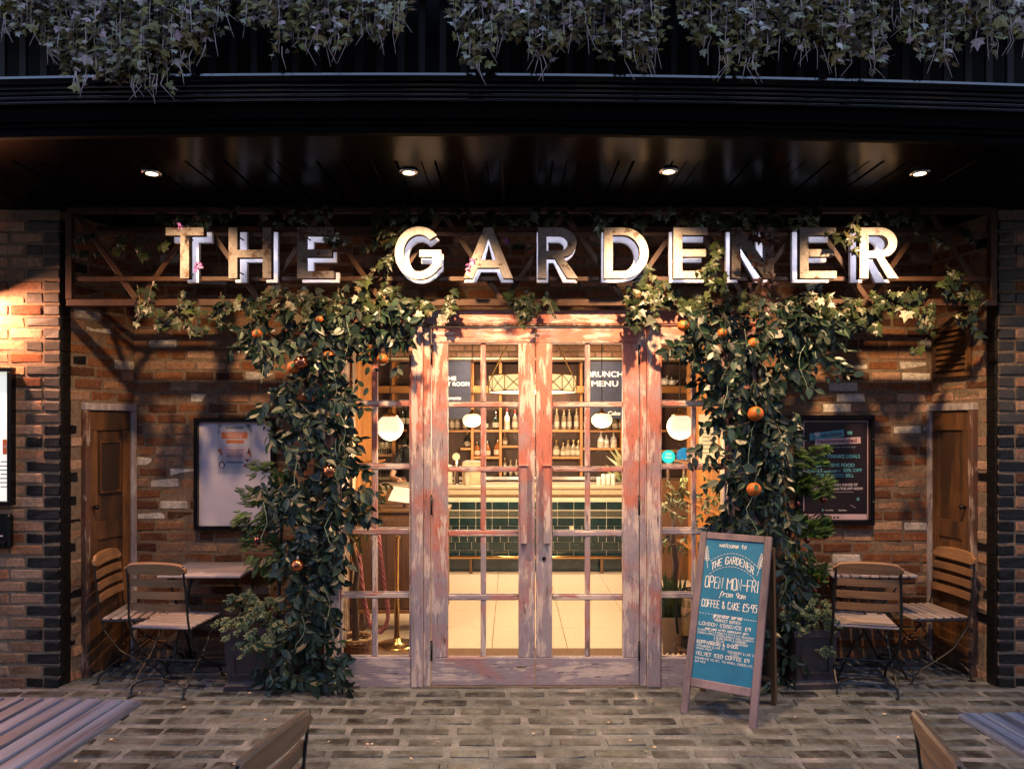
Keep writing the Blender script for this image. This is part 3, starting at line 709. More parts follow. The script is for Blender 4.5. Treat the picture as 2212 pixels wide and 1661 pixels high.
for (ch, u0, u1, nm, _), lab in zip(LET, LBL):
    p = at(u0, 601.5, FY); wd = ux(u1, FY)-ux(u0, FY); h = vz(492, FY)-vz(601.5, FY)
    t = thing('sign_letter', lab, 'sign letter', (p.x, TY, p.z), 0, 'letters of the sign above the door')
    dy = FY - TY
    me = letter_mesh(ch, wd, h, .004, M_RUST if u0 < 700 or ch == 'N' else M_FACE, t=.17); part('face', me, None, t, loc=(0, dy, 0))
    me = letter_mesh(ch, wd, h, .052, M_CAN, t=.17, grow=-.0015); part('can', me, None, t, loc=(0, dy+.0285, 0))
    me = letter_mesh(ch, wd, h, .003, M_LED, t=.13, grow=-.008); part('light_strip', me, None, t, loc=(0, dy+.0565, 0))
    me = letter_mesh(ch, wd, h, .03, M_BACK, t=.215, grow=.003); part('back_letter', me, None, t, loc=(0, dy+.125+.015, 0))
    for z in (.05, h-.05): mb = MB(); x = wd/2 if ch == 'T' else .05; mb.tube([(x, dy+.05, z), (x, dy+.139, z)], .005, 6); part('spacer', mb, M_IRON, t)

# ------------------------------------------------------------------ timber entrance
EX = thing('entrance_frame', 'peeling pink and white timber frame around the glazed cafe entrance', 'door frame', (0, 0, 0))
def X(u): return ux(u)
def Z(v): return vz(v)
def board(name, u0, u1, v0, v1, y0, y1, parent, mat, c=.004, **k):
    mb = MB(); mb.cbox(X(u0), X(u1), y0, y1, Z(v1), Z(v0), c); return part(name, mb, mat, parent, **k)
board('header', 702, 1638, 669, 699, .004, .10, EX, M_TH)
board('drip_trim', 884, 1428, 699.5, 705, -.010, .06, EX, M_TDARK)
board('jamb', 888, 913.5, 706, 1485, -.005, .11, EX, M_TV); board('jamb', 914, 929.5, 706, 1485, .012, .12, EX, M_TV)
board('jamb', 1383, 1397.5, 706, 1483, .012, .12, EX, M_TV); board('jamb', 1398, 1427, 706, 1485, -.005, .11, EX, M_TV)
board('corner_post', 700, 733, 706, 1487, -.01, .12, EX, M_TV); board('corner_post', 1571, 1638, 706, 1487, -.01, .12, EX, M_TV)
for s, xx in ((-1, X(700)), (1, X(1638))):                 # sides of the entrance box back to the wall
    mb = MB(); mb.cbox(xx-.0 if s < 0 else xx-.04, xx+.04 if s < 0 else xx, .122, YB+.05, 0.0, Z(669), .003); part('side_panel', mb, M_TDARK, EX)
mb = MB(); mb.cbox(X(702), X(1636), .102, YB+.05, Z(672), Z(669)-.001, .002); part('top_board', mb, M_DARKWOOD, EX)
mb = MB(); mb.cbox(X(930), X(1383), -.02, .14, 0.0, .012, .003); part('threshold', mb, plain('worn_threshold', (.10,.08,.07), .6), EX)

def sash(parent, uL, uR, rows, cols, y0=.02, y1=.065):
    """panes with muntins, rows/cols = glass spans in photo pixels"""
    for i in range(len(rows)-1):
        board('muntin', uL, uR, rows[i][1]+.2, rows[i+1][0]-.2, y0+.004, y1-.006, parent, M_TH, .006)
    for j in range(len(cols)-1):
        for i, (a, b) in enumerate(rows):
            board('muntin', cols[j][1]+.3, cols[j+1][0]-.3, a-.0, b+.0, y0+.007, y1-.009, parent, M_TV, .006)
    for (c0, c1) in cols:
        for (a, b) in rows:
            mb = MB(); mb.box(X(c0)-.004, X(c1)+.004, (y0+y1)/2-.0015, (y0+y1)/2+.0015, Z(b)-.004, Z(a)+.004); part('pane', mb, M_GLASS, parent)
            for (q0, q1, w0, w1) in ((c0, c1, b-1.6, b),):           # pale putty bead at the foot of each pane
                mb = MB(); mb.cbox(X(q0)+.001, X(q1)-.001, y0+.006, (y0+y1)/2-.003, Z(w1), Z(w0), .002); part('putty_bead', mb, M_FRAMEPALE, parent)
rows_s = [(743,866),(878,1003),(1015,1142),(1156,1281),(1294,1421)]
for nm, (uL, uR), cols, lab in (('L', (734,887), [(737,801),(814,883)], 'ten pane side window left of the doors, tree basket and globe lamp behind it'),
                            ('R', (1428,1570.5), [(1431,1496),(1507,1567)], 'ten pane side window right of the doors, behind the chalkboard')):
    sw = thing('side_window', lab, 'window', (0, .02, 0)); sw.location = (0, 0, 0)
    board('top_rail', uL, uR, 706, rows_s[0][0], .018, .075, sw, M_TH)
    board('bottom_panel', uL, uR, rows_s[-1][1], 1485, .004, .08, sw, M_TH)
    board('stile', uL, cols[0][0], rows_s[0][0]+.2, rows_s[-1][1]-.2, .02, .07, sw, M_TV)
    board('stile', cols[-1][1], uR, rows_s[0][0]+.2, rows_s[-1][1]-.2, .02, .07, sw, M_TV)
    sash(sw, cols[0][0]+.1, cols[-1][1]-.1, rows_s, cols)
rows_d = [(741,869),(880,1009),(1020,1147),(1160,1285),(1298,1421)]
for (u0, u1), cols, lab, sd in (((932,1156), [(967,1037.5),(1050,1120)], 'left leaf of the peeling pink glazed double door', -1), ((1158,1381), [(1193,1264),(1276,1346)], 'right leaf of the peeling pink glazed double door with keyhole', 1)):
    d = thing('glazed_door', lab, 'door', (0, -.020, 0), 0, 'double doors of the entrance')
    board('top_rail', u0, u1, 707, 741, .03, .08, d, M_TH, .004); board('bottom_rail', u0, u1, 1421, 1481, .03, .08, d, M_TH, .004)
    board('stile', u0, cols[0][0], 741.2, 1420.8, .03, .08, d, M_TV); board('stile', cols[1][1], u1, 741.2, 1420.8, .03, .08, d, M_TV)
    sash(d, cols[0][0]+.1, cols[1][1]-.1, rows_d, cols, .035, .078)
    hu0, hu1 = (1123,1139) if sd < 0 else (1174,1189)
    hb = MB(); hb.cbox(X(hu0), X(hu1), -.012, .029, Z(1174), Z(1007), .006); hb.cbox(X(hu0)-.006, X(hu1)+.006, -.018, .029, Z(1006.5), Z(1003), .002)
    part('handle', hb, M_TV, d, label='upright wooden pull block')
    hx = 932 if sd < 0 else 1381
    for vv in (768, 1092, 1407):
        mb = MB(); mb.tube([(X(hx), .022, Z(vv+20)), (X(hx), .022, Z(vv-20))], .007, 8); mb.sphere((X(hx), .022, Z(vv-21)), .008, 8, 5); part('hinge', mb, M_IRON, d, smooth=True)
    if sd > 0:
        mb = MB(); mb.lathe([(.014,0),(.014,.004),(.011,.006),(.001,.006)], 16); mb.move(Matrix.Translation((X(1175), .030, Z(1207))) @ Matrix.Rotation(R(90), 4, 'X')); part('keyhole', mb, M_IRON, d)

# ------------------------------------------------------------------ foliage
def tmpl_ivy():
    o = [(0,-.02),(.20,-.10),(.50,.02),(.34,.24),(.48,.50),(.20,.52),(0,1.0),(-.20,.52),(-.48,.50),(-.34,.24),(-.50,.02),(-.20,-.10)]
    vs = [(0,.28,.06)] + [(x, y, -.10*abs(x)*1.6 - .05*(y > .8)) for x, y in o]
    fs = [(0, i+1, (i+1) % 12 + 1) for i in range(12)]; rim = [0]+[1]*12
    return np.array(vs, float), fs, np.array(rim, float)
def tmpl_ficus():
    vs = [(0,0,0),(.20,.18,.05),(.28,.45,.06),(.18,.75,.02),(0,1.05,-.10),(-.18,.75,.02),(-.28,.45,.06),(-.20,.18,.05),(0,.2,-.01),(0,.5,-.02),(0,.78,-.03)]
    fs = [(0,1,8),(8,1,2,9),(9,2,3,10),(10,3,4),(0,8,7),(8,9,6,7),(9,10,5,6),(10,4,5)]; rim = [0,.8,1,1,1,1,1,.8,0,0,0]
    return np.array(vs, float), fs, np.array(rim, float)
def tmpl_blade():
    vs = [(-.05,0,0),(.05,0,0),(.07,.4,.03),(0,1,-.15),(-.07,.4,.03)]; return np.array(vs, float), [(0,1,2,4),(4,2,3)], np.array([0,0,1,1,1.])
def tmpl_spray():                                                  # conifer spray: rachis with narrow scales
    vs = []; fs = []
    for i in range(11):
        y = .05 + i*.085; l = (.36*math.sin(min(1, (i+2)/5)*PI/2)*(1-i/13.))
        for s in (-1, 1):
            n = len(vs); vs += [(0,y-.02,0),(s*l*.55,y+.13+l*.25,.015),(s*l,y+l*.75,-.03),(s*l*.5,y-.01+l*.22,.01)]; fs.append((n,n+1,n+2,n+3) if s > 0 else (n+3,n+2,n+1,n))
    n = len(vs); vs += [(-.012,0,0),(.012,0,0),(.008,1.0,-.05),(-.008,1.0,-.05)]; fs.append((n,n+1,n+2,n+3))
    return np.array(vs, float), fs, np.zeros(len(vs))
TM = {'ivy': tmpl_ivy(), 'ficus': tmpl_ficus(), 'blade': tmpl_blade(), 'spray': tmpl_spray()}
def leaf_obj(name, parent, leaves, kind, mat, okind='stuff', rg=None):
    """leaves: list of (pos, direction, normal, size, tint)"""
    if not leaves: return None
    T, F_, rim = TM[kind]; n = len(leaves); k = len(T)
    P = np.array([l[0] for l in leaves], float); D = np.array([l[1] for l in leaves], float); N = np.array([l[2] for l in leaves], float)
    S = np.array([l[3] for l in leaves], float); Ti = np.array([l[4] for l in leaves], float)
    D /= np.linalg.norm(D, axis=1)[:, None] + 1e-9
    A = np.cross(D, N); A /= np.linalg.norm(A, axis=1)[:, None] + 1e-9; B = np.cross(A, D)
    bend = 1 + np.random.uniform(-1.2, 1.6, n)
    V = P[:, None] + S[:, None, None]*(T[None, :, 0, None]*A[:, None] + T[None, :, 1, None]*D[:, None] + (T[None, :, 2, None]*bend[:, None, None])*B[:, None])
    V = V.reshape(-1, 3)
    fs = []
    for i in range(n):
        o = i*k; fs += [tuple(x+o for x in f) for f in F_]
    me = bpy.data.meshes.new(name); me.from_pydata(V.tolist(), [], fs)
    at_ = me.attributes.new('tint', 'FLOAT', 'POINT'); at_.data.foreach_set('value', np.repeat(Ti, k))
    at2 = me.attributes.new('rim', 'FLOAT', 'POINT'); at2.data.foreach_set('value', np.tile(rim, n))
    me.materials.append(mat); me.update()
    o = bpy.data.objects.new(name, me); COL.objects.link(o); o.parent = parent
    if okind: o['kind'] = okind
    return o
def rv(r, s=1): return Vector((r.uniform(-s, s), r.uniform(-s, s), r.uniform(-s, s)))
def sprigs(blobs, r, size, per=7, droop=.8, dens=1.0, twig=None, stick=.16, shade=0.0, kindy='ficus'):
    """leafy twigs inside ellipses (u, v, ru, rv, Y) of the photograph placed at depth Y with thickness"""
    out = []
    for (cu, cv, ru, rvv, Y, dep, dn) in blobs:
        n = int(ru*rvv*dn*dens/ 330.0)+1
        for _ in range(n):
            while True:
                a, b, c = r.uniform(-1,1), r.uniform(-1,1), r.uniform(-1,1)
                if a*a+b*b < 1: break
            depth = Y + c*dep
            p = at(cu+a*ru, cv+b*rvv, depth)
            d = Vector((r.uniform(-1,1)+a*.8, r.uniform(-.7,.25), r.uniform(-1,.35)-droop*.4)).normalized()
            L = r.uniform(.6, 1.3)*stick; base = p - d*L*.5
            if twig is not None: twig.append((base, d, L))
            for i in range(per):
                t = (i+.5)/per; q = base + d*L*t + rv(r, .008); sd = 1 if i % 2 else -1
                side = d.cross(Vector((0,-1,0))).normalized()*sd
                ld = (side*r.uniform(.4,1) + d*r.uniform(.1,.8) + Vector((0, r.uniform(-.4,.1), -droop*r.uniform(.3,1)))).normalized()
                nn = (Vector((0,-1,.45)) + rv(r, .75)).normalized()
                out.append((q, ld, nn, size*min(1.45, max(.5, r.gauss(.95,.24))), min(1, max(0, r.gauss(.45,.28)))))
    return out
def twig_mesh(tw, rad=.0018):
    mb = MB()
    for b, d, L in tw: mb.tube([b, b+d*L*.5+Vector((0,0,.004)), b+d*L], rad, 3, cap=False)
    return mb
def keep_clear(lv, boxes):
    """drop leaves that would grow across the door panes"""
    o = []
    for l in lv:
        p = l[0]; k = F/(p.y+DIST); u = 1106+p.x*k; v = 918-(p.z-EYE)*k
        if any(a < u < b and c < v < d for a, b, c, d in boxes): continue
        o.append(l)
    return o
CLEAR = [(925,1388,695,1500),(815,925,800,1500),(884,1428,720,1500),(1428,1500,770,975),(1428,1512,1010,1500),(752,815,1165,1500),(428,560,915,1135),(1782,1885,905,1125)]

# --- left tree of ficus garland and its right twin
def garland_tree(label, pos, blobs, trunkpts, r, conif=None, extra=None):
    t = thing('leafy_garland_tree', label, 'tree', pos)
    tw = []; lv = sprigs(blobs, r, .073, 7, .9, .76, tw)
    stray = [(b[0], b[1], b[2]*1.35, b[3]*1.3, b[4]-.04, b[5]*1.4, b[6]*.10) for b in blobs]
    lv += sprigs(stray, r, .070, 9, .7, 1.0, tw, .26); lv = keep_clear(lv, CLEAR)
    td = MB()
    for b in blobs[::2]:                                            # pale trailing tendrils
        q = at(b[0]+r.uniform(-.6,.6)*b[2], b[1]+r.uniform(-.3,.6)*b[3], b[4]-.13) - Vector(pos)
        if q.z + pos[2] < .45: continue
        pts = [q]; dx = r.uniform(-.03,.03)
        for k in range(6): q = q + Vector((dx*math.cos(k*.9)+r.uniform(-.012,.012), r.uniform(-.006,.006), -r.uniform(.03,.055))); pts.append(q)
        if keep_clear([(x+Vector(pos),) for x in pts], CLEAR) and len(keep_clear([(x+Vector(pos),) for x in pts], CLEAR)) == 7: td.tube(pts, [.0022]*6+[.001], 4, cap=False)
    part('tendrils', td, M_STEMG, t, kind='stuff')
    def loc(L): return [(Vector(l[0])-Vector(pos),)+l[1:] for l in L]
    leaf_obj('crown', t, loc(lv), 'ficus', M_FICUS)
    tw = [x for x in tw if keep_clear([(x[0],)], CLEAR)]
    m = twig_mesh(tw); m.move(Matrix.Translation(-Vector(pos))); part('twigs', m, M_STEM, t, kind='stuff')
    mb = MB()
    for pts, rad in trunkpts: mb.tube([Vector(p)-Vector(pos) for p in pts], rad, 7)
    part('trunk', mb, M_TRUNK, t, smooth=True)
    return t
YT = -.10
BL_ = [(560,735,55,34,YT,.10,1.0),(640,715,110,52,YT,.12,1.5),(760,705,110,48,YT,.12,1.5),(850,700,52,42,YT,.10,1.2),(835,740,50,28,YT,.08,.7),(620,765,70,28,YT,.1,.9),(690,790,55,50,YT,.10,1.2),(740,760,60,30,YT,.1,1.0),
       (640,880,75,60,YT,.08,1.0),(700,860,60,60,YT,.10,1.5),(740,880,30,30,YT,.06,.8),(600,870,45,25,YT,.06,.9),(675,940,80,60,YT,.10,1.5),(665,1020,85,60,YT,.12,1.6),(740,950,38,70,YT,.08,1.1),
       (650,1090,80,60,YT,.12,1.6),(590,1070,50,35,YT,.08,.9),(690,1160,60,60,YT,.12,1.7),(735,1110,50,60,YT,.08,1.2),(640,1190,40,50,YT,.1,1.3),(680,1240,58,60,YT,.12,1.7),(735,1260,22,60,YT,.05,.9),
       (655,1310,50,55,YT,.10,1.6),(690,1330,40,60,YT,.1,1.5),(655,1390,55,60,YT,.10,1.5),(690,1420,48,60,YT,.1,1.6),(650,1470,70,38,YT,.10,1.3),(710,1470,34,38,YT,.08,1.3),(850,790,14,50,YT,.04,.5)]
rl = random.Random(21)
zl = vz(1487, YT)
garland_tree('ficus and ivy garland column with oranges climbing the left side of the entrance', (ux(675,YT), YT, 0.0), BL_,
    [([at(680,1500,.0)*1, at(690,1350,0), at(675,1150,-.02), at(690,950,0), at(680,760,-.02), at(760,700,-.03)], [.03,.028,.026,.024,.02,.012]),
     ([at(680,900,0), at(640,760,0), at(580,720,-.02)], [.02,.014,.008])], rl)
BR_ = [(1500,740,50,40,YT,.08,1.0),(1455,790,22,25,YT,.05,.5),(1575,712,90,50,YT,.12,1.6),(1685,715,100,52,YT,.12,1.7),(1765,730,55,55,YT,.10,1.1),(1540,790,70,60,YT,.1,1.4),(1620,800,95,62,YT,.12,1.6),(1720,790,60,40,YT,.08,1.0),(1595,870,65,50,YT,.10,1.5),
       (1640,860,40,60,YT,.1,1.3),(1590,930,60,50,YT,.08,1.2),(1650,930,50,60,YT,.10,1.4),(1700,925,35,28,YT,.06,.9),(1560,980,60,30,YT,.08,.9),(1620,1000,60,60,YT,.10,1.6),(1670,1010,45,50,YT,.1,1.3),
       (1610,1080,55,55,YT,.10,1.4),(1660,1090,50,60,YT,.10,1.6),(1600,1130,60,30,.02,.06,1.2),(1680,1140,40,50,YT,.1,1.3),(1705,1220,28,70,.0,.08,1.2),(1700,1330,30,60,.0,.08,1.1),(1695,1420,32,60,.0,.08,1.1),(1800,790,25,30,YT,.05,.5)]
rr_ = random.Random(22)
garland_tree('ficus and ivy garland column with oranges climbing the right side of the entrance', (ux(1640,YT), YT, 0.0), BR_,
    [([at(1665,1490,.02), at(1660,1300,.02), at(1650,1100,0), at(1645,950,0), at(1640,780,-.02), at(1560,705,-.03)], [.03,.028,.026,.024,.02,.012]),
     ([at(1645,880,0), at(1690,760,0), at(1760,730,-.02)], [.02,.014,.008])], rr_)

# --- ivy on the sign
YI = -.11
def ivy_thing(label, blobs, seed, mat=M_IVY, size=.062, group='ivy garlands on the sign frame', tpl='ivy', name='ivy_garland', stick=.18, strands=True, dens=1.0):
    r = random.Random(seed); cu = sum(b[0] for b in blobs)/len(blobs); cv = sum(b[1] for b in blobs)/len(blobs)
    pos = at(cu, cv, blobs[0][4]); t = thing(name, label, 'climbing plant', pos, 0, group)
    tw = []; lv = sprigs(blobs, r, size, 5, .5, dens, tw, stick)
    lv = keep_clear(lv, [(925,1388,705,1500)])
    leaf_obj('foliage', t, [(Vector(l[0])-pos,)+l[1:] for l in lv], tpl, mat)
    m = twig_mesh(tw, .0016); m.move(Matrix.Translation(-pos))
    for b in blobs[:-1] if strands else []:
        pass
    part('stems', m, M_STEM, t, kind='stuff')
    return t
ivy_thing('ivy trailing along the bottom rail at the far left of the sign', [(310,655,35,22,YI,.03,.9),(370,675,60,28,YI,.04,.8),(440,685,60,26,YI,.04,.9),(330,690,40,18,YI,.03,.5)], 31)
ivy_thing('dense ivy under the letters of the first word, above the left tree', [(520,670,60,30,YI,.05,1.2),(600,655,70,30,YI,.06,1.3),(680,655,60,26,YI,.06,1.2),(760,660,60,26,YI,.05,1.1),(830,660,50,24,YI,.05,.9)], 32)
ivy_thing('ivy on the bottom rail between the gap and the G', [(880,665,50,18,YI,.04,1.0),(950,655,45,20,YI,.04,1.1),(985,662,20,16,YI,.03,.8)], 33)
ivy_thing('small ivy tuft hanging from the bottom rail over the middle of the doors', [(1110,655,32,20,YI,.04,1.1),(1165,648,30,20,YI,.04,1.1),(1130,672,22,14,YI,.03,.9)], 34)
ivy_thing('leafy ivy at the foot of the D above the right door leaf', [(1370,680,40,22,YI,.04,1.2),(1420,650,50,36,YI,.06,1.3),(1400,620,30,30,YI,.04,.9),(1470,660,40,26,YI,.05,1.2)], 35)
ivy_thing('dense ivy between the right tree and the bottom rail of the sign', [(1540,665,50,26,YI,.05,1.2),(1600,660,50,28,YI,.05,1.2),(1670,665,60,28,YI,.06,1.2)], 36)
ivy_thing('bright green ivy lit by a spot under the last R of the sign', [(1750,650,40,26,YI,.04,1.0),(1800,660,60,30,YI,.05,1.4),(1870,675,60,34,YI,.05,1.4),(1930,660,45,24,YI,.04,1.0)], 37, dens=1.0)
ivy_thing('ivy drooping from the bottom rail at the far right of the sign', [(1975,650,30,30,YI,.04,.8),(2000,690,18,50,YI,.03,.6),(2065,640,40,40,YI,.04,.9),(2080,690,22,40,YI,.03,.8),(2040,600,30,20,YI,.03,.5),(1990,755,14,16,YI,.02,.6)], 38)
ivy_thing('faint ivy on the dark left end of the sign lattice', [(205,520,40,30,YI,.04,.4),(270,510,40,26,YI,.04,.45),(290,570,24,26,YI,.04,.4)], 39)
ivy_thing('ivy along the top rail above the letters T and H', [(380,465,30,16,YI,.04,.8),(420,475,30,16,YI,.04,.6),(500,470,60,14,YI,.05,.8),(350,530,12,30,YI,.03,.5)], 40)
ivy_thing('ivy along the top rail above the first E', [(600,465,50,20,YI,.05,1.0),(680,465,50,16,YI,.05,.9),(715,500,24,24,YI,.04,.7)], 41)
ivy_thing('ivy curtain hanging in the gap between the two words', [(825,480,28,24,YI,.04,1.0),(830,540,26,44,YI,.05,1.2),(835,600,16,26,YI,.04,.9),(800,600,20,20,YI,.03,.7)], 42)
ivy_thing('ivy over the G and its top rail', [(880,470,36,22,YI,.05,1.0),(940,462,40,18,YI,.05,1.0),(1010,460,34,18,YI,.05,.8)], 43)
ivy_thing('ivy hanging beside the A and the first R', [(1075,475,34,22,YI,.05,.9),(1140,480,30,24,YI,.05,.8),(1130,540,14,36,YI,.03,.6)], 44)
ivy_thing('ivy along the top rail above the D', [(1210,468,50,16,YI,.05,.8),(1300,470,60,16,YI,.05,.8),(1385,470,36,20,YI,.05,.8)], 45)
ivy_thing('ivy climbing beside the right arms of the middle E', [(1480,470,50,16,YI,.05,.9),(1550,480,30,16,YI,.04,.8),(1532,560,22,50,-.33,.03,.9),(1545,610,18,26,-.3,.03,.8)], 46)
ivy_thing('ivy along the top rail over the N', [(1590,475,40,18,YI,.05,1.0),(1650,480,40,20,YI,.05,.9),(1700,478,40,18,YI,.05,1.0)], 47)
ivy_thing('ivy curling over the last E and R', [(1760,480,40,18,YI,.05,1.0),(1830,500,24,36,-.33,.03,.8),(1880,472,50,16,YI,.05,.9),(1950,480,30,20,YI,.04,.7)], 48)
ivy_thing('faint ivy at the dark right end of the sign lattice', [(2010,490,36,30,YI,.04,.4),(2070,510,24,26,YI,.04,.4)], 49)
ivy_thing('strand of dark reddish ivy hanging across the N', [(1650,520,14,40,-.34,.02,1.4),(1645,580,14,30,-.34,.02,1.4),(1650,640,18,30,-.3,.02,1.2)], 50, mat=M_DKIVY, size=.045, group='dark strands')
ivy_thing('purple artificial flowers hanging beside the stem of the T', [(433,572,9,20,-.33,.02,3.0),(395,489,6,4,-.33,.01,5.0)], 51, mat=M_PURPLE, size=.028, group='purple flowers', stick=.05, name='flower_strand')
ivy_thing('purple artificial flowers on the left leg of the A', [(1022,556,8,8,-.33,.02,3.0),(1018,572,6,8,-.33,.02,3.0),(1092,505,9,22,-.3,.02,1.5)], 52, mat=M_PURPLE, size=.028, group='purple flowers', stick=.05, name='flower_strand')

# --- conifers with planters
def planter(label, uc, v0, vb, Y, wdt, hgt, seed, ivyb, conb, trunk, plabel):
    p = at(uc, vb, Y); pos = Vector((p.x, Y, 0))
    t = thing('planter_box', label, 'planter', pos, R(4))
    mb = MB(); w2 = wdt/2; w1 = w2*.86
    def ring(a, z): return [(-a,-a,z),(a,-a,z),(a,a,z),(-a,a,z)]
    prof = [(w1*1.12,0),(w1*1.12,.035),(w1*1.04,.045),(w1,.06),(w1,.075),(w2*.95,hgt-.05),(w2*1.06,hgt-.045),(w2*1.06,hgt),(w2*.90,hgt),(w2*.86,hgt-.04)]
    vs = [q for a, z in prof for q in ring(a, z)]; fs = [(i*4+k, i*4+(k+1) % 4, (i+1)*4+(k+1) % 4, (i+1)*4+k) for i in range(len(prof)-1) for k in range(4)] + [(3,2,1,0)]
    mb.add(vs, fs); part('box', mb, M_PLANTER, t)
    pn = MB(); a = w1*.97
    for (x0,x1,z0,z1) in ((-w1*.72,w1*.72,.105,.117),(-w1*.76,w1*.76,hgt-.10,hgt-.088),(-w1*.76,-w1*.68,.117,hgt-.10),(w1*.68,w1*.76,.117,hgt-.10)): pn.box(x0,x1,-w1*1.02-.012,-w1*.9,z0,z1)
    part('panel_moulding', pn, M_PLANTER, t)
    so = MB(); so.box(-w2*.86, w2*.86, -w2*.86, w2*.86, hgt-.06, hgt-.04); part('soil', so, M_SOIL, t)
    c = thing('potted_conifer', plabel, 'plant', (pos.x, pos.y, hgt-.04))
    o0 = Vector((pos.x, pos.y, hgt-.04)); r = random.Random(seed)
    mb = MB(); mb.tube([Vector(q)-o0 for q in trunk], [.016-.002*i for i in range(len(trunk))], 7); part('trunk', mb, M_TRUNK, c, smooth=True)
    lv = []
    for (cu, cv, ru, rvv, Yc, n) in conb:
        root = min(trunk, key=lambda q: abs(Vector(q).z-(vz(cv, Yc)-.02)))
        tip = at(cu, cv, Yc); br = MB(); br.tube([Vector(root)-o0, (Vector(root)+tip)/2-o0+Vector((0,0,.02)), tip-o0], [.006,.004,.002], 4); part('branch', br, M_STEM, c)
        out = (tip-Vector(root)); out = out.normalized() if out.length > .01 else Vector((1,0,0))
        for _ in range(int(n*2.4)):
            a, b = r.uniform(-1,1), r.uniform(-1,1); q = at(cu+a*ru, cv+b*rvv, Yc+r.uniform(-.05,.05))
            d = (out + rv(r,.5) + Vector((0,-.2,-.15))).normalized(); nn = (Vector((0,-.7,.8)) + rv(r,.4)).normalized()
            lv.append((q-o0, d, nn, r.uniform(.04,.08), r.uniform(.1,1)))
    leaf_obj('foliage', c, lv, 'spray', M_CONIFER)
    i = thing('potted_ivy', 'small variegated ivy mound spilling over the ' + ('left' if uc < 1000 else 'right') + ' zinc planter', 'plant', (pos.x, pos.y, hgt-.04))
    tw = []; lv = sprigs(ivyb, r, .036, 6, .7, 1.0, tw, .10)
    leaf_obj('foliage', i, [(Vector(l[0])-o0,)+l[1:] for l in lv], 'ivy', M_IVYV)
    m = twig_mesh(tw, .0012); m.move(Matrix.Translation(-o0)); part('stems', m, M_STEM, i, kind='stuff')
YP = .10
planter('dark zinc planter with variegated ivy beside the foot of the left garland tree', 556, 1390, 1474, YP, .36, .42, 61,
    [(545,1310,62,32,-.02,.10,2.4),(500,1355,34,24,-.06,.06,2.0),(560,1360,55,34,-.08,.06,2.2),(580,1330,60,40,.0,.08,1.6),(530,1395,26,22,-.10,.03,1.6),(570,1395,30,20,-.10,.03,1.6)],
    [(565,1075,38,18,.08,26),(555,1120,40,18,.08,30),(600,1100,30,26,.1,24),(570,1170,36,18,.1,24),(580,1215,40,18,.08,26),(620,1190,30,30,.12,20),(600,1250,34,16,.1,18),(575,1010,22,16,.1,12),(610,1040,26,16,.1,14)],
    [at(598,1380,.12), at(602,1280,.12), at(606,1180,.12), at(612,1090,.12), at(618,1000,.12)], 'slim dark conifer hung with small baubles growing from the left planter')
planter('dark zinc planter with green ivy between the chalkboard and the right cafe table', 1742, 1360, 1470, YP, .30, .40, 62,
    [(1745,1325,55,28,.0,.08,2.3),(1720,1345,40,22,-.05,.05,2.0),(1780,1350,34,22,-.04,.05,1.8),(1800,1330,24,20,-.02,.04,1.4),(1790,1385,14,30,-.05,.02,1.6)],
    [(1745,985,36,24,.06,34),(1755,1055,36,24,.06,40),(1720,1050,26,20,.08,20),(1745,1140,42,22,.06,44),(1725,1200,34,22,.08,26),(1745,1240,32,18,.06,26),(1715,1130,24,20,.1,18),(1730,1280,22,14,.08,14),(1770,1145,20,14,.04,12)],
    [at(1712,1370,.12), at(1710,1270,.12), at(1706,1170,.12), at(1702,1080,.12), at(1700,980,.12)], 'slim conifer with small baubles growing from the right planter in front of the dark poster')

# --- hanging ivy from the balcony
prof = [(-30,60),(80,70),(110,120),(150,175),(200,188),(300,190),(380,185),(400,130),(455,120),(475,60),(500,20),(530,30),(545,78),(570,40),(592,60),(610,130),(650,110),(680,95),(720,110),(760,95),(790,70),(815,100),(850,80),(880,25),(970,20),(990,110),(1030,165),(1060,100),(1100,70),(1150,120),(1170,150),(1200,100),(1260,70),(1290,110),(1330,145),(1360,130),(1400,145),(1425,60),(1440,15),(1470,40),(1500,100),(1545,105),(1560,145),(1620,150),(1660,110),(1700,100),(1760,115),(1800,145),(1840,140),(1895,150),(1910,50),(1930,40),(1950,90),(1990,125),(2050,130),(2080,80),(2130,100),(2170,95),(2240,85)]
def prof_at(u):
    for (a, b), (c, d) in zip(prof, prof[1:]):
        if a <= u <= c: return b + (d-b)*(u-a)/(c-a)
    return 60
cl = [(-40,110,'at the far left edge'),(110,400,'the widest and longest clump, above the left spot'),(400,500,'narrow clump right of the widest one'),(530,600,'thin wispy pair of strands'),(600,800,'above the H and E'),(800,880,'short clump left of the wide gap'),(975,1090,'pointed clump just left of the middle'),(1090,1260,'middle clump'),
      (1260,1430,'clump above the D'),(1465,1640,'above the N, right of the dark gap'),(1640,1780,'short clump above the last E'),(1780,1912,'clump with bare stem tips above the last R'),(1925,2075,'pale clump near the right edge'),(2075,2245,'at the far right edge')]
YH = -1.52
PLZ = vz(-110, YH)
pt = thing('planter_trough', 'black trough on the balcony edge from which the ivy hangs', 'planter', (0, YH+.16, PLZ-.02))
mb = MB(); mb.box(-4.6, 4.8, -.12, .12, -.05, .14); part('trough', mb, M_BLACKMATT, pt)
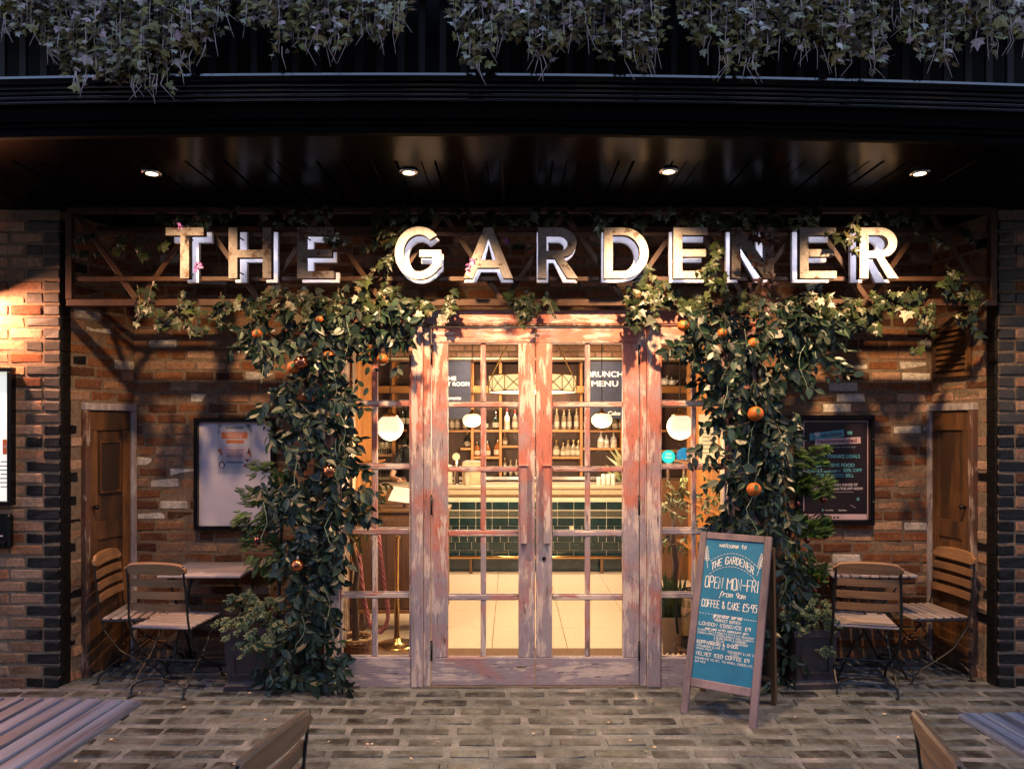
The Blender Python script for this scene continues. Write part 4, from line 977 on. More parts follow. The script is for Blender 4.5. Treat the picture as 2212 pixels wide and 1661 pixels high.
for ci, (a, b, d) in enumerate(cl):
    r = random.Random(100+ci); pos = Vector((ux((a+b)/2, YH), YH, PLZ)); t = thing('hanging_ivy', 'pale hanging ivy, ' + d, 'climbing plant', pos, 0, 'ivy hanging over the fascia')
    lv = []; st = MB(); big = []
    u = a
    while u < b:
        vb = prof_at(u)*r.uniform(.62, 1.03) - r.uniform(0, 8); Y = YH + r.uniform(-.05, .13)
        top = -100; pts = []; n = max(4, int((vb-top)/14)); uu = u; 
        for i in range(n+1):
            vv = top + (vb-top)*i/n; uu += r.uniform(-2.6, 2.6); pts.append(at(uu, vv, Y + .03*math.sin(i*.7+u)) - pos)
        st.tube(pts, [.0022]*(n)+[.001], 3, cap=False)
        for i, p in enumerate(pts):
            for _ in range(2 if r.random() < .85 else 1):
                d_ = Vector((r.uniform(-1,1), r.uniform(-.8,.2), r.uniform(-1.0,.25))).normalized(); nn = (Vector((0,-1,.7)) + rv(r,.8)).normalized()
                q = p + d_*r.uniform(.005,.035)
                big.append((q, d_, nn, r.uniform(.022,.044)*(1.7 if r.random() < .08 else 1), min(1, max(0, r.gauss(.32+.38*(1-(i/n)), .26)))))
        u += r.uniform(5, 9)
    for k in range(int((b-a)/18)):                                   # bare tips
        u = r.uniform(a, b); v = prof_at(u); p = at(u, v-25, YH-.02)-pos
        st.tube([p, p+Vector((r.uniform(-.02,.02),-.01,-.05)), p+Vector((r.uniform(-.05,.05),0,-.09-r.uniform(0,.05)))], [.0022,.0018,.0008], 3, cap=False)
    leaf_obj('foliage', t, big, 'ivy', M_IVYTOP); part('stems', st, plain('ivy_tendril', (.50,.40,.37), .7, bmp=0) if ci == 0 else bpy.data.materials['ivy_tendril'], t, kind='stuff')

# --- oranges and baubles
om = MB(); om.sphere((0,0,0), 1.0, 20, 12, (1,1,.92)); om_me = mesh_of(om, 'fruit', True); om_me.materials.append(M_ORANGE)
lf = MB(); T = TM['ficus'][0]; lf.add([(x*1.3, -1.0+.35*z-abs(y)*.1, .9-y*1.0) for x, y, z in T], TM['ficus'][1]); lf_me = mesh_of(lf, 'leaf'); lf_me.materials.append(plain('orange_leaf', (.06,.12,.04), .4, bmp=0))
ORG = [(556,722,11,'orange at the far left of the left tree against the brick wall'),(634,794,14,'orange tucked behind the large copper bauble, top of the left tree'),(690,690,8,'half hidden orange near the top of the left tree under the sign'),
       (709,769,11,'orange right of the large copper bauble in the left tree'),(826,777,13,'orange hanging in front of the top of the left side window'),(1476,704,13,'orange above the right side window, beside the header'),
       (1560,719,10,'small orange half hidden at the top of the right tree'),(1628,741,12,'orange at the top of the right tree, right of the half hidden one'),(1632,894,17,'large orange halfway down the right tree'),(1628,1057,16,'lowest orange of the right tree, above the chalkboard')]
for u, v, rad, lab in ORG:
    p = at(u, v, -.24); s = rad*(DIST-.24)/F
    t = thing('orange', lab, 'orange', p, 0, 'artificial oranges on the trees')
    o = bpy.data.objects.new('fruit', om_me); COL.objects.link(o); o.parent = t; o.scale = (s, s, s); o.rotation_euler = (rnd.uniform(-.4,.4), rnd.uniform(-.4,.4), rnd.uniform(0,6))
    o = bpy.data.objects.new('leaf', lf_me); COL.objects.link(o); o.parent = t; o.scale = (s*.9, s, s*.9); o.rotation_euler = (0, rnd.uniform(-.6,.6), 0)
BAU = [(651,783,15,'large copper bauble at the top of the left tree beside an orange',0),(713,1018,15,'copper bauble at the right edge of the left tree beside the window',0),(643,1221,14,'copper bauble low in the left tree',0),
       (557,1167,9,'dark red bauble on the left conifer under the white poster',1),(611,1251,6,'tiny dusty pink bauble on the left conifer trunk',1),(1780,1079,8,'dark bauble in front of the dark poster',1),(1723,1088,6,'small red bauble left of the dark poster foot',1),
       (1744,1167,7,'small red bauble under the dark poster on the right conifer',1),(1760,1275,5,'tiny pink bauble over the ivy of the right planter',1)]
for u, v, rad, lab, dk in BAU:
    Yb = -.26 if not dk else .0
    p = at(u, v, Yb); s = rad*(DIST+Yb)/F
    t = thing('bauble', lab, 'bauble', p, 0, 'metallic baubles on the trees')
    mb = MB(); mb.sphere((0,0,0), s, 20, 14); part('ball', mb, M_DKBAUBLE if dk else M_COPPER, t, smooth=True)
    mb = MB(); mb.lathe([(s*.22,0),(s*.24,s*.2),(s*.2,s*.26)], 10, (0,0,s*.94)); mb.tube([(s*.1*math.cos(a), 0, s*1.3+s*.14*math.sin(a)) for a in [i*PI/5 for i in range(10)]], s*.03, 4, closed=True)
    part('cap', mb, M_CHROME, t)

# ------------------------------------------------------------------ folding chairs and slatted tables
def make_chair(label, mat_seat=M_TEAK_G, mat_back=M_TEAK_X):
    t = thing('folding_chair', label, 'chair', (0,0,0), 0, 'folding bistro chairs of teak slats on black iron')
    W = .205
    def path(y0, z0, y1, z1, *mid): return [(y0,z0),*mid,(y1,z1)]
    for s in (-1, 1):
        x = s*W
        up = [(x*.93,-.245,.865),(x*.97,-.222,.70),(x,-.205,.50),(x,-.17,.38),(x,-.07,.24),(x,.06,.16),(x*1.0,.16,.11),(x,.215,.05),(x,.235,.008)]
        mb = MB(); mb.tube(up, .0085, 6, flat=(1.0,.55)); mb.cbox(x-.012, x+.012, .215, .26, .0, .008, .002); part('front_leg', mb, M_IRON, t)
        xi = s*(W-.022)
        dn = [(xi,.17,.435),(xi,.12,.36),(xi,.0,.22),(xi,-.12,.14),(xi,-.20,.07),(xi,-.225,.008)]
        mb = MB(); mb.tube(dn, .008, 6, flat=(1.0,.55)); mb.cbox(xi-.012, xi+.012, -.25, -.205, .0, .008, .002); part('rear_leg', mb, M_IRON, t)
        mb = MB(); mb.tube([(xi+s*.010,-.20,.432),(xi+s*.010,.19,.432)], .008, 6); part('seat_rail', mb, M_IRON, t)
    for (y, z0, h, w_) in ((.225,.05,.07,W),(-.215,.05,.07,W-.022)):
        mb = MB(); mb.tube([(w_*math.cos(PI*i/10), y-(.02 if y > 0 else -.02)*math.sin(PI*i/10), z0+h*math.sin(PI*i/10)) for i in range(11)], .006, 6); part('stretcher', mb, M_IRON, t)
    mb = MB(); mb.tube([(-W,-.01,.185),(W,-.01,.185)], .006, 6); part('pivot_bar', mb, M_IRON, t)
    # seat slats run across
    for k in range(7):
        y = -.185 + k*.061; mb = MB(); mb.cbox(-W+.004, W-.004, y, y+.045, .441, .457, .005); part('seat_slat', mb, mat_seat, t)
    # back slats, slightly curved, and a thicker rounded crest
    for k, z in enumerate((.565, .645, .725)):
        mb = MB(); n = 8; y0 = -.205 - (z-.5)*.11; h = .048
        for i in range(n+1):
            x = -W*.955 + 2*W*.955*i/n; b = -.018*(1-(2*i/n-1)**2)
            mb.v += [(x, y0+b+.022, z), (x, y0+b+.008, z), (x, y0+b+.004, z+h), (x, y0+b+.018, z+h)]
        for i in range(n):
            for q in range(4): mb.f.append((i*4+q, i*4+(q+1) % 4, (i+1)*4+(q+1) % 4, (i+1)*4+q))
        mb.f += [(3,2,1,0), tuple(n*4+q for q in range(4))]; part('back_slat', mb, mat_back, t)
    mb = MB(); n = 12
    for i in range(n+1):
        f = 2*i/n-1; x = W*1.02*f; b = -.020*(1-f*f); top = .868 + .022*(1-abs(f)**2.4) - (.018 if abs(f) > .95 else 0); bot = .806 + (.012 if abs(f) > .95 else 0)
        y = -.245; mb.v += [(x,y+b+.030,bot),(x,y+b+.008,bot),(x,y+b-.004,top-.010),(x,y+b+.002,top),(x,y+b+.016,top),(x,y+b+.022,top-.010)]
    for i in range(n):
        for q in range(6): mb.f.append((i*6+q, i*6+(q+1) % 6, (i+1)*6+(q+1) % 6, (i+1)*6+q))
    mb.f += [(5,4,3,2,1,0), tuple(n*6+q for q in range(6))]; part('crest_rail', mb, mat_back, t)
    for s in (-1, 1):
        for z in (.59, .67, .75, .83):
            pass
    return t
ch = make_chair('teak and iron folding chair with its back to the street at the left cafe table')
def place(o, x, y, rz): o.location = (x, y, 0); o.rotation_euler = (0, 0, rz)
place(ch, -2.27, .01, R(-7))
copy_thing(ch, (-2.63, .26, 0), R(-83), 'folding chair in front of the left pine door, facing right')
copy_thing(ch, (2.36, .02, 0), R(-14), 'folding chair with its back to the street at the right cafe table')
copy_thing(ch, (2.93, .27, 0), R(96), 'folding chair in front of the right pine door, facing left')
copy_thing(ch, (-.923, -2.79, 0), R(76.6), 'folding chair cut by the bottom edge beside the near left table')
copy_thing(ch, (1.465, -2.90, 0), R(-102), 'folding chair cut by the bottom edge beside the near right table')
def make_table(label, w, d, x, y, rz, across, mat, sw=.058, border=.05):
    t = thing('slatted_table', label, 'table', (x, y, 0), rz); H = .74
    if across:                                       # slats run along x
        n = int((d-.004)/(sw+.008)); p = d/n
        for k in range(n):
            mb = MB(); y0 = -d/2+k*p; mb.cbox(-w/2, w/2, y0, y0+p-.008, H-.022, H, .006); part('slat', mb, mat, t)
    else:
        n = int((w-.004)/(sw+.010)); p = w/n
        for k in range(n):
            mb = MB(); x0 = -w/2+k*p; mb.cbox(x0, x0+p-.010, -d/2, d/2, H-.022, H, .006); part('slat', mb, mat, t)
    mb = MB()
    if across: [mb.box(xx-.02, xx+.02, -d/2+.03, d/2-.03, H-.040, H-.0225) for xx in (-w/2+.08, w/2-.08)]
    else: [mb.box(-w/2+.03, w/2-.03, yy-.02, yy+.02, H-.040, H-.0225) for yy in (-d/2+.08, d/2-.08)]
    part('batten', mb, M_IRON, t)
    for s in (-1, 1):
        for q in (-1, 1):
            if across: pts = [(s*(w/2-.06), q*d*.36, H-.04), (s*(w/2-.06), q*d*.18, H-.2), (s*(w/2-.06), -q*d*.22, .22), (s*(w/2-.06), -q*d*.40, .01)]
            else: pts = [(q*w*.36, s*(d/2-.06), H-.04), (q*w*.18, s*(d/2-.06), H-.2), (-q*w*.22, s*(d/2-.06), .22), (-q*w*.40, s*(d/2-.06), .01)]
            o_ = .009*q; pts = [((a+(o_ if across else 0)), b+(0 if across else o_), c) for a, b, c in pts]
            mb = MB(); mb.tube(pts, .010, 6, flat=(1,.6)); part('leg', mb, M_IRON, t)
    mb = MB(); L = (w/2-.06) if across else (d/2-.06)
    for q in (-1, 1):
        k = (d if across else w)*.36*q
        mb.tube([(-L, k, .055), (L, k, .055)] if across else [(k, -L, .055), (k, L, .055)], .006, 6)
    part('stretcher', mb, M_IRON, t)
    return t
make_table('slatted cafe table by the wall under the white poster', .58, .50, -2.15, .335, R(0), True, M_TEAK_G, .045)
make_table('slatted cafe table by the wall under the dark poster', .60, .50, 2.50, .335, R(0), False, M_TEAK_G, .05)
make_table('weathered grey slatted table filling the bottom left corner', 1.15, .95, -1.975, -2.66, R(-3), False, M_TEAK_Y, .062)
make_table('weathered grey slatted table cut by the bottom right corner', 1.10, .95, 2.17, -2.79, R(3), False, M_TEAK_Y, .07)

# ------------------------------------------------------------------ chalkboard with stroke lettering
GL = {'A':"022842;1535",'B':"020838474635;05354443320 2".replace(' ',''),'C':"47381807031232 43".replace(' ',''),'D':"02082846442202",'E':"48080242;0535",'F':"480802;0535",'G':"47381807031232434525",'H':"0802;4842;0545",
 'I':"2822",'K':"0802;480542",'L':"080242",'M':"0208254842",'N':"02084248",'O':"183847433212030718",'P':"02083847463505",'R':"02083847463505;2542",'S':"473818070615354443321203",'T':"0848;2822",'U':"080312324348",
 'V':"082248",'W':"0812263248",'X':"0842;0248",'Y':"082548;2522",'Z':"08480242",'0':"183847433212030718",'4':"3238044 4".replace(' ',''),'5':"4808063645433202",'9':"4635150607183847463 2".replace(' ',''),
 '£':"473828171302 42;0535".replace(' ',''),'&':"420718272604031232 44".replace(' ',''),',':"2211",'.':"2122",'·':"2526",'-':"0545",'%':"0807171808;4802;4342323343",'~':"05163445",'|':"2921",' ':"",
 'a':"461605031232 45;4642".replace(' ',''),'c':"4536160503123243",'d':"46160503123244;4842",'e':"04444536160503123243",'f':"47382817110 0;0535".replace(' ',''),'g':"46160503133345;4641301001",'h':"0802;0516364542",
 'i':"2622;2728",'l':"28232 2".replace(' ',''),'m':"0602;051625 22;25364542".replace(' ',''),'n':"0602;0516364542",'o':"163645433212030516",'p':"0600;051636454332120 3".replace(' ',''),'r':"0602;04152646",'s':"453616051434433212 03".replace(' ',''),
 't':"28233242;0646",'u':"0603123244;4642",'v':"062246",'w':"0612253246"}
def strokes(txt, w, h, shear=0.0, gap=.36, jit=.0):
    """polylines for a line of text: baseline at y=0, cap height h, total width w"""
    r = random.Random(len(txt)*31+ord(txt[0])); out = []; x = 0; sp = 1+gap
    adv = []
    for c in txt:
        wd = .45 if c in "il,.·I|" else (1.15 if c in 'MWmw' else (.62 if c == ' ' else .92)); adv.append((x, wd)); x += wd + gap
    tot = x - gap
    for c, (x0, wd) in zip(txt, adv):
        for st in GL[c].split(';'):
            if len(st) < 4: continue
            pts = [(int(st[i]), int(st[i+1])) for i in range(0, len(st), 2)]
            if wd == .45: q = [((x0 + (px-2)/4*1.0 + .22)/tot*w, (py-2)/6*h) for px, py in pts]
            else: q = [((x0 + px/4*wd)/tot*w, (py-2)/6*h) for px, py in pts]
            out.append([(px + py*shear + r.uniform(-jit,jit), py + r.uniform(-jit,jit)) for px, py in q])
    return out
def smooth(pts):
    if len(pts) < 4: return pts
    o = []; n = len(pts)
    for i in range(n-1):
        p0, p1, p2, p3 = pts[max(i-1,0)], pts[i], pts[i+1], pts[min(i+2,n-1)]
        for t in (0, .5):
            o.append(tuple(.5*((2*p1[k]) + (-p0[k]+p2[k])*t + (2*p0[k]-5*p1[k]+4*p2[k]-p3[k])*t*t + (-p0[k]+3*p1[k]-3*p2[k]+p3[k])*t**3) for k in (0,1)))
    o.append(pts[-1]); return o
def ribbons(polys, wdt, z0=.0, curve=True):
    mb = MB()
    for si, pl in enumerate(polys):
        pl = smooth(pl) if curve and len(pl) > 4 else pl
        z = z0 + .00012*(si % 5); vs = []
        n = len(pl)
        for i in range(n):
            a = Vector(pl[max(i-1,0)]); b = Vector(pl[min(i+1,n-1)]); d = b-a
            d = d.normalized() if d.length > 1e-7 else Vector((1,0)); nrm = Vector((-d.y, d.x))*wdt/2
            p = Vector(pl[i])
            if i == 0: p = p - d*wdt*.3
            if i == n-1: p = p + d*wdt*.3
            vs += [(p.x+nrm.x, p.y+nrm.y, z), (p.x-nrm.x, p.y-nrm.y, z)]
        mb.add(vs, [(2*i, 2*i+1, 2*i+3, 2*i+2) for i in range(n-1)])
    return mb
BLc = Vector((1.03, -.45, 0)); BRc = Vector((1.42, -.69, 0)); upv = Vector((.30, .30, 1.07)).normalized()
ex = (BRc-BLc); BW = ex.length; ex.normalize(); en = ex.cross(upv).normalized(); ey = en.cross(ex).normalized()   # en points out to the front
Mb = Matrix(((ex.x, ey.x, en.x, BLc.x), (ex.y, ey.y, en.y, BLc.y), (ex.z, ey.z, en.z, 0), (0,0,0,1)))
ab = thing('chalkboard_sign', 'teal A-frame chalkboard with white hand lettering by the right side window', 'sign', BLc)
def lb(mb): return mb.move(Matrix.Translation(-BLc) @ Mb)
BH_ = 1.145; fwd = .045
for (x0, x1) in ((0, fwd), (BW-fwd, BW)):
    mb = MB(); mb.cbox(x0, x1, 0, BH_, -.028, 0, .004); part('stile', lb(mb), M_BOARDWOOD, ab)
mb = MB(); mb.cbox(fwd+.001, BW-fwd-.001, BH_-fwd, BH_, -.027, -.001, .004); part('rail', lb(mb), M_BOARDWOOD, ab)
mb = MB(); mb.cbox(fwd+.001, BW-fwd-.001, .17, .17+fwd*1.15, -.027, -.001, .004); part('rail', lb(mb), M_BOARDWOOD, ab)
m, nt, b = new_mat('teal_chalkboard'); mp = coords(nt, (1,1,1), rand=False); n1 = noise(nt, mp, 5, 6, .6); n2 = noise(nt, mp, 120, 4, .7)
r_ = ramp(nt, [(.3, (.003,.125,.26)), (.7, (.006,.185,.34))]); nt.links.new(n1.outputs[0], r_.inputs[0])
rr2 = ramp(nt, [(.3,(.8,.8,.8)),(.7,(1.15,1.15,1.15))]); nt.links.new(n2.outputs[0], rr2.inputs[0])
nt.links.new(mix(nt,1,r_.outputs[0],rr2.outputs[0],'MULTIPLY'), b.inputs['Base Color']); b.inputs['Roughness'].default_value = .7; M_TEAL = m
mb = MB(); PB0, PB1 = .17+fwd*1.15, BH_-fwd; mb.box(fwd, BW-fwd, PB0, PB1, -.018, -.010); part('panel', lb(mb), M_TEAL, ab)
bx0, bw_ = fwd, BW-2*fwd; bh_ = PB1-PB0
def bp_(s, t): return (bx0 + s*bw_, PB1 - t*bh_)
def line(txt, s0, s1, t0, t1, wdt, shear=0.0, name='lettering', gap=.36, curve=True):
    x0, yb = bp_(s0, t1); x1, yt = bp_(s1, t0); h = yt-yb
    pl = [[(px+x0, py+yb) for px, py in q] for q in strokes(txt, x1-x0, h, shear, gap, jit=h*.012)]
    part(name, lb(ribbons(pl, wdt, -.0095, curve)), M_CHALK, ab)
line('welcome to', .24, .70, .022, .052, .0032, .15)
line('OPEN MON-FRI', .06, .97, .275, .355, .0050)
line('from 9am', .33, .76, .375, .41, .0036, .2)
line('COFFEE & CAKE £5·95', .04, .97, .445, .495, .0044)
line('grosvenor serves', .26, .74, .535, .562, .0032, .2)
line('~PERFECT SERVES~', .28, .74, .573, .592, .0026)
line('LONDON ESSENCE £9', .03, .90, .605, .627, .0032)
line('served with caorunn gin', .14, .86, .638, .655, .0026, .2)
for j, tx in enumerate(('CLASSIC TONIC,', 'CAORUNN,APPLE')): line(tx, .02, .30, .655+j*.021, .668+j*.021, .0015)
for j, tx in enumerate(('POMELO & PINK', 'PEPPER,CAORUNN', 'BLOOD ORANGE,', 'ORANGE')): line(tx, .35, .62 if j < 3 else .49, .663+j*.018, .675+j*.018, .0015)
for j, tx in enumerate(('PINK GRAPEFRUIT', 'SODA,CAORUNN', 'RASPBERRY,', 'GRAPEFRUIT')): line(tx, .67, (.97,.96,.86,.88)[j], .668+j*.018, .680+j*.018, .0015)
for s_ in (.325, .645):
    a, b2 = bp_(s_, .652), bp_(s_-.012, .725); part('lettering', lb(ribbons([[a, b2]], .0024, -.0095)), M_CHALK, ab)
line('KOPPARBERG & 0·00%', .03, .72, .735, .757, .0032)
line('·STRAWBERRY & LIME £5', .02, .50, .766, .780, .0015); line('·MIXED FRUIT', .02, .30, .786, .799, .0015)
line('·STRAWBERRY & LIME £4', .55, 1.0, .778, .794, .0015); line('0·00%', .60, .74, .799, .812, .0015)
line('VELVET ICED COFFEE £9', .03, .92, .815, .838, .0032)
line('DISARONNO VELVET, TIA MARIA, CHOCOLATE,', .03, .99, .852, .866, .0016); line('OAT MILK', .03, .21, .875, .888, .0016)
# dotted lines, arched title, dashes and sprigs
pl = []
for k in range(5): a = bp_(.02+k*.052, .545); pl.append([a, (a[0]+.0035, a[1])])
for k in range(7): a = bp_(.78+k*.036, .552); pl.append([a, (a[0]+.0035, a[1])])
part('dots', lb(ribbons(pl, .0042, -.0095)), M_CHALK, ab)
def arcpt(s, off):                                   # s 0..1 along the arch
    x = .10 + .80*s; t = .145 + .30*(s-.5)**2*1.0 - off
    return bp_(x, t)
raw = strokes('THE GARDENER', 1.0, 1.0, 0, .36); pl = []
for q in raw: pl.append([arcpt(.05+.90*px, -.025+.052*py) for px, py in q])
part('lettering', lb(ribbons(pl, .0046, -.0095, False)), M_CHALK, ab)
pl = []
for off in (.052, -.045):
    for k in range(15): pl.append([arcpt(.02+k*.066, off), arcpt(.02+k*.066+.04, off)])
part('dashes', lb(ribbons(pl, .0022, -.0092)), M_CHALK, ab)
pl = []
for sx, s0 in ((-1, .075), (1, .925)):
    base = bp_(s0, .235 if sx > 0 else .215); tip = (base[0]+sx*.03, base[1]+.13)
    pl.append([base, ((base[0]+tip[0])/2, (base[1]+tip[1])/2), tip])
    for k in range(6):
        f = .35+k*.12; p = (base[0]+(tip[0]-base[0])*f, base[1]+(tip[1]-base[1])*f)
        for q in (-1, 1):
            e = (p[0]+q*.016, p[1]+.017); pl.append([p, (p[0]+q*.010, p[1]+.004), e, (p[0]+q*.003, p[1]+.012), p])
part('sprig_drawing', lb(ribbons(pl[:13], .0024, -.0090)), M_CHALK, ab); part('sprig_drawing', lb(ribbons(pl[13:], .0024, -.0090)), M_CHALK, ab)
# back frame of the easel
hingeL = BLc + ey*1.08 - en*.03; hingeR = BRc + ey*1.08 - en*.03
fL, fR = Vector((1.27, -.07, 0)), Vector((1.66, -.31, 0))
for hp, fp in ((hingeL, fL), (hingeR, fR)):
    mb = MB(); mb.tube([hp-BLc, fp-BLc], .02, 4); part('rear_leg', mb, M_DARKWOOD, ab)
mb = MB(); a = hingeL.lerp(fL, .84); b2 = hingeR.lerp(fR, .84); mb.tube([a-BLc, b2-BLc], .016, 4); part('rear_rail', mb, M_DARKWOOD, ab)
mb = MB(); a = BLc + ey*.60 - ex*.012 - en*.01; mb.tube([a-BLc, a-BLc-ex*.02+Vector((0,-.0,.0)), a-BLc-ex*.02-ey*.02], .006, 6); part('catch', mb, M_IRON, ab)

# ------------------------------------------------------------------ wall posters
def poster(label, u0, v0, u1, v1, Y, fw, dep, sheetmat, glassy=True, cat='poster case'):
    t = thing('poster_case', label, cat, (ux(u0,Y), Y, vz(v1,Y))); W = ux(u1,Y)-ux(u0,Y); H = vz(v0,Y)-vz(v1,Y)
    for (a,b,c,d) in ((0,W,0,fw),(0,W,H-fw,H),(0,fw,fw+.0005,H-fw-.0005),(W-fw,W,fw+.0005,H-fw-.0005)):
        mb = MB(); mb.cbox(a,b,-dep,-.012,c,d,.004); part('frame', mb, M_BLACK, t)
    mb = MB(); mb.box(fw*.6, W-fw*.6, -.020, -.013, fw*.6, H-fw*.6); part('sheet', mb, sheetmat, t)
    return t, W, H
M_PAPER = plain('white_sheet', (.72,.66,.74), .25, var=.06, scale=4, bmp=.4, bdist=.02, spec=.6)
M_PAPER2 = plain('pale_print', (.50,.50,.58), .4, var=.05, bmp=0)
M_PRORANGE = plain('orange_print', (.55,.16,.05), .5, var=.1, bmp=0); M_PRGREY = plain('grey_green_print', (.25,.30,.30), .5, var=.1, bmp=0)
M_PRPINK = plain('pink_print', (.62,.45,.50), .5, var=.05, bmp=0); M_PRDARK = plain('dark_print', (.07,.05,.07), .5, var=.1, bmp=0)
M_PRBROWN = plain('brown_print', (.16,.03,.015), .5, bmp=0); M_PRTEAL = plain('teal_print', (.12,.42,.50), .5, var=.1, bmp=0); M_PRWHITE = plain('white_print', (.75,.68,.70), .5, var=.05, bmp=0)
t, W, H = poster('black case with a large white sheet and small party flyer on the left wall', 424, 903, 597, 1143, YB-.012, .030, .055, M_PAPER)
def rect(t, x0, x1, z0, z1, y, mat, name): mb = MB(); mb.box(x0, x1, y-.0008, y, z0, z1); return part(name, mb, mat, t)
def fu(x): return (x-80)/1085*W*1.0                   # pixels of my enlarged view -> metres on the poster
def fv(y): return H - (y-105)/1470*H
yq = -.0205
rect(t, fu(383), fu(850), fv(838), fv(186), yq, M_PAPER2, 'flyer')
rect(t, fu(437), fu(788), fv(376), fv(289), yq-.001, M_PRORANGE, 'banner'); rect(t, fu(500), fu(740), fv(438), fv(395), yq-.001, M_PRORANGE, 'banner')
rect(t, fu(490), fu(735), fv(248), fv(214), yq-.001, M_PRGREY, 'banner')
rect(t, fu(450), fu(775), fv(650), fv(490), yq-.001, M_PRPINK, 'text_box')
def tx(s, x0, x1, y, hh, mat, dy=.002): put_text(s, fu(x1)-fu(x0), t, mat, (fu(x0)+fu(x1))/2, yq-dy, fv(y), hh*H/1470*1.38)
tx('THE GROSVENOR CAFE', 498, 726, 231, 26, M_PRDARK); tx('KIDS PARTY', 492, 738, 317, 32, M_PRWHITE); tx('PACKAGE', 518, 712, 350, 32, M_PRWHITE)
for k, yy in enumerate((527, 547, 570, 588, 607, 625, 680, 694)):
    w_ = (225,130,210,215,235,200,240,230)[k]; mb = MB()
    x = 615-w_/2
    while x < 615+w_/2-8:
        l = rnd.uniform(14, 34); mb.box(fu(x), fu(min(x+l, 615+w_/2)), yq-.0028, yq-.002, fv(yy+4), fv(yy-4)); x += l+6
    part('fine_print', mb, M_PRDARK, t)
def blob(t, cx, cz, rx, rz, y, mat, name, n=18, pts=None):
    mb = MB(); q = pts or [(cx+rx*math.cos(2*PI*i/n), cz+rz*math.sin(2*PI*i/n)) for i in range(n)]
    mb.add([(x, y, z) for x, z in q] , [tuple(range(len(q)))]); return part(name, mb, mat, t)
for (cx, cy_, rx, ry) in ((415,205,28,30),(400,285,16,36),(815,225,28,38),(790,205,22,22),(835,270,12,26)): blob(t, fu(cx), fv(cy_), rx/1085*W, ry/1470*H, yq-.0018-.0002*(cx % 5), M_PRGREY, 'cloud_print')
blob(t, 0,0,0,0, yq-.002, M_PRBROWN, 'hat_print', pts=[(fu(780),fv(578)),(fu(836),fv(578)),(fu(808),fv(485))])
blob(t, fu(824), fv(598), 18/1085*W, 22/1470*H, yq-.0023, M_PRORANGE, 'animal_print'); blob(t, fu(412), fv(530), 26/1085*W, 24/1470*H, yq-.002, M_PRORANGE, 'animal_print'); blob(t, fu(432), fv(570), 15/1085*W, 32/1470*H, yq-.0023, M_PRORANGE, 'animal_print')
blob(t, fu(443), fv(723), 42/1085*W, 48/1470*H, yq-.002, M_PRBROWN, 'animal_print'); blob(t, fu(443), fv(727), 26/1085*W, 38/1470*H, yq-.0025, M_PRWHITE, 'animal_print')
blob(t, fu(785), fv(735), 24/1085*W, 36/1470*H, yq-.002, M_PRGREY, 'animal_print'); blob(t, fu(756), fv(730), 16/1085*W, 24/1470*H, yq-.0023, M_PRBROWN, 'animal_print'); blob(t, 0,0,0,0, yq-.0027, M_PRBROWN, 'animal_print', pts=[(fu(752),fv(645)),(fu(818),fv(645)),(fu(785),fv(690))])
# right poster
t, W, H = poster('black case with a dark student offers poster in teal print, right wall', 1718, 897, 1883, 1132, YB-.012, .032, .055, plain('dark_poster_sheet', (.020,.013,.017), .3, var=.3, scale=3, bmp=.1))
def fu(x): return (x-30)/1090*W
def fv(y): return H - (y-68)/1495*H
for (a,b,c,d) in ((130,1050,145,158),(130,142,158,1490),(1038,1050,158,1490)): rect(t, fu(a), fu(b), fv(d), fv(c), yq, M_PRPINK, 'border_print')
rect(t, fu(125), fu(1030), fv(1495), fv(1420), yq-.001, M_PRPINK, 'footer_print')
def slant(x0, y0, x1, y1, h, mat, name='banner'):
    mb = MB(); mb.add([(fu(x0), yq-.001, fv(y0+h)), (fu(x1), yq-.001, fv(y1+h)), (fu(x1), yq-.001, fv(y1)), (fu(x0), yq-.001, fv(y0))], [(0,1,2,3)]); part(name, mb, mat, t)
slant(218, 318, 706, 262, 95, M_PRTEAL); 
mb = MB(); mb.add([(fu(295), yq-.0015, fv(480)), (fu(945), yq-.0015, fv(452)), (fu(940), yq-.0015, fv(365)), (fu(298), yq-.0015, fv(395))], [(0,1,2,3)]); part('banner', mb, M_PRPINK, t)
def txr(s, x0, x1, y, hh, mat, rot=0, dy=.003, off=0.004):
    me = text_mesh(s, hh*H/1495*1.38, mat, offset=hh*H/1495*.03); xs = [v.co.x for v in me.vertices]; me.transform(Matrix.Diagonal(((fu(x1)-fu(x0))/(max(xs)-min(xs)), 1, 1, 1)))
    me.transform(Matrix.Rotation(R(rot), 4, 'Z')); me.transform(Matrix.Rotation(R(90), 4, 'X')); part('lettering', me, mat, t, loc=((fu(x0)+fu(x1))/2, yq-dy, fv(y)))
txr('student', 378, 675, 333, 62, M_PRDARK, 5); txr('i', 262, 275, 370, 62, M_PRDARK, 5); txr('recommended', 332, 885, 420, 58, M_PRBROWN, 2)
hp = [(0,-1),(.9,-.1),(1,.45),(.6,.8),(.2,.7),(0,.4),(-.2,.7),(-.6,.8),(-1,.45),(-.9,-.1)]
blob(t, 0,0,0,0, yq-.0032, M_PRWHITE, 'heart_print', pts=[(fu(325)+x*.022, fv(332)+z*.022) for x, z in hp])
for cx in (768, 805): blob(t, fu(cx), fv(308), .009, .014, yq-.002-.0002*(cx % 2), M_PRTEAL, 'eyes_print')
txr("scotland's biggest student app!", 365, 870, 500, 26, M_PRGREY)
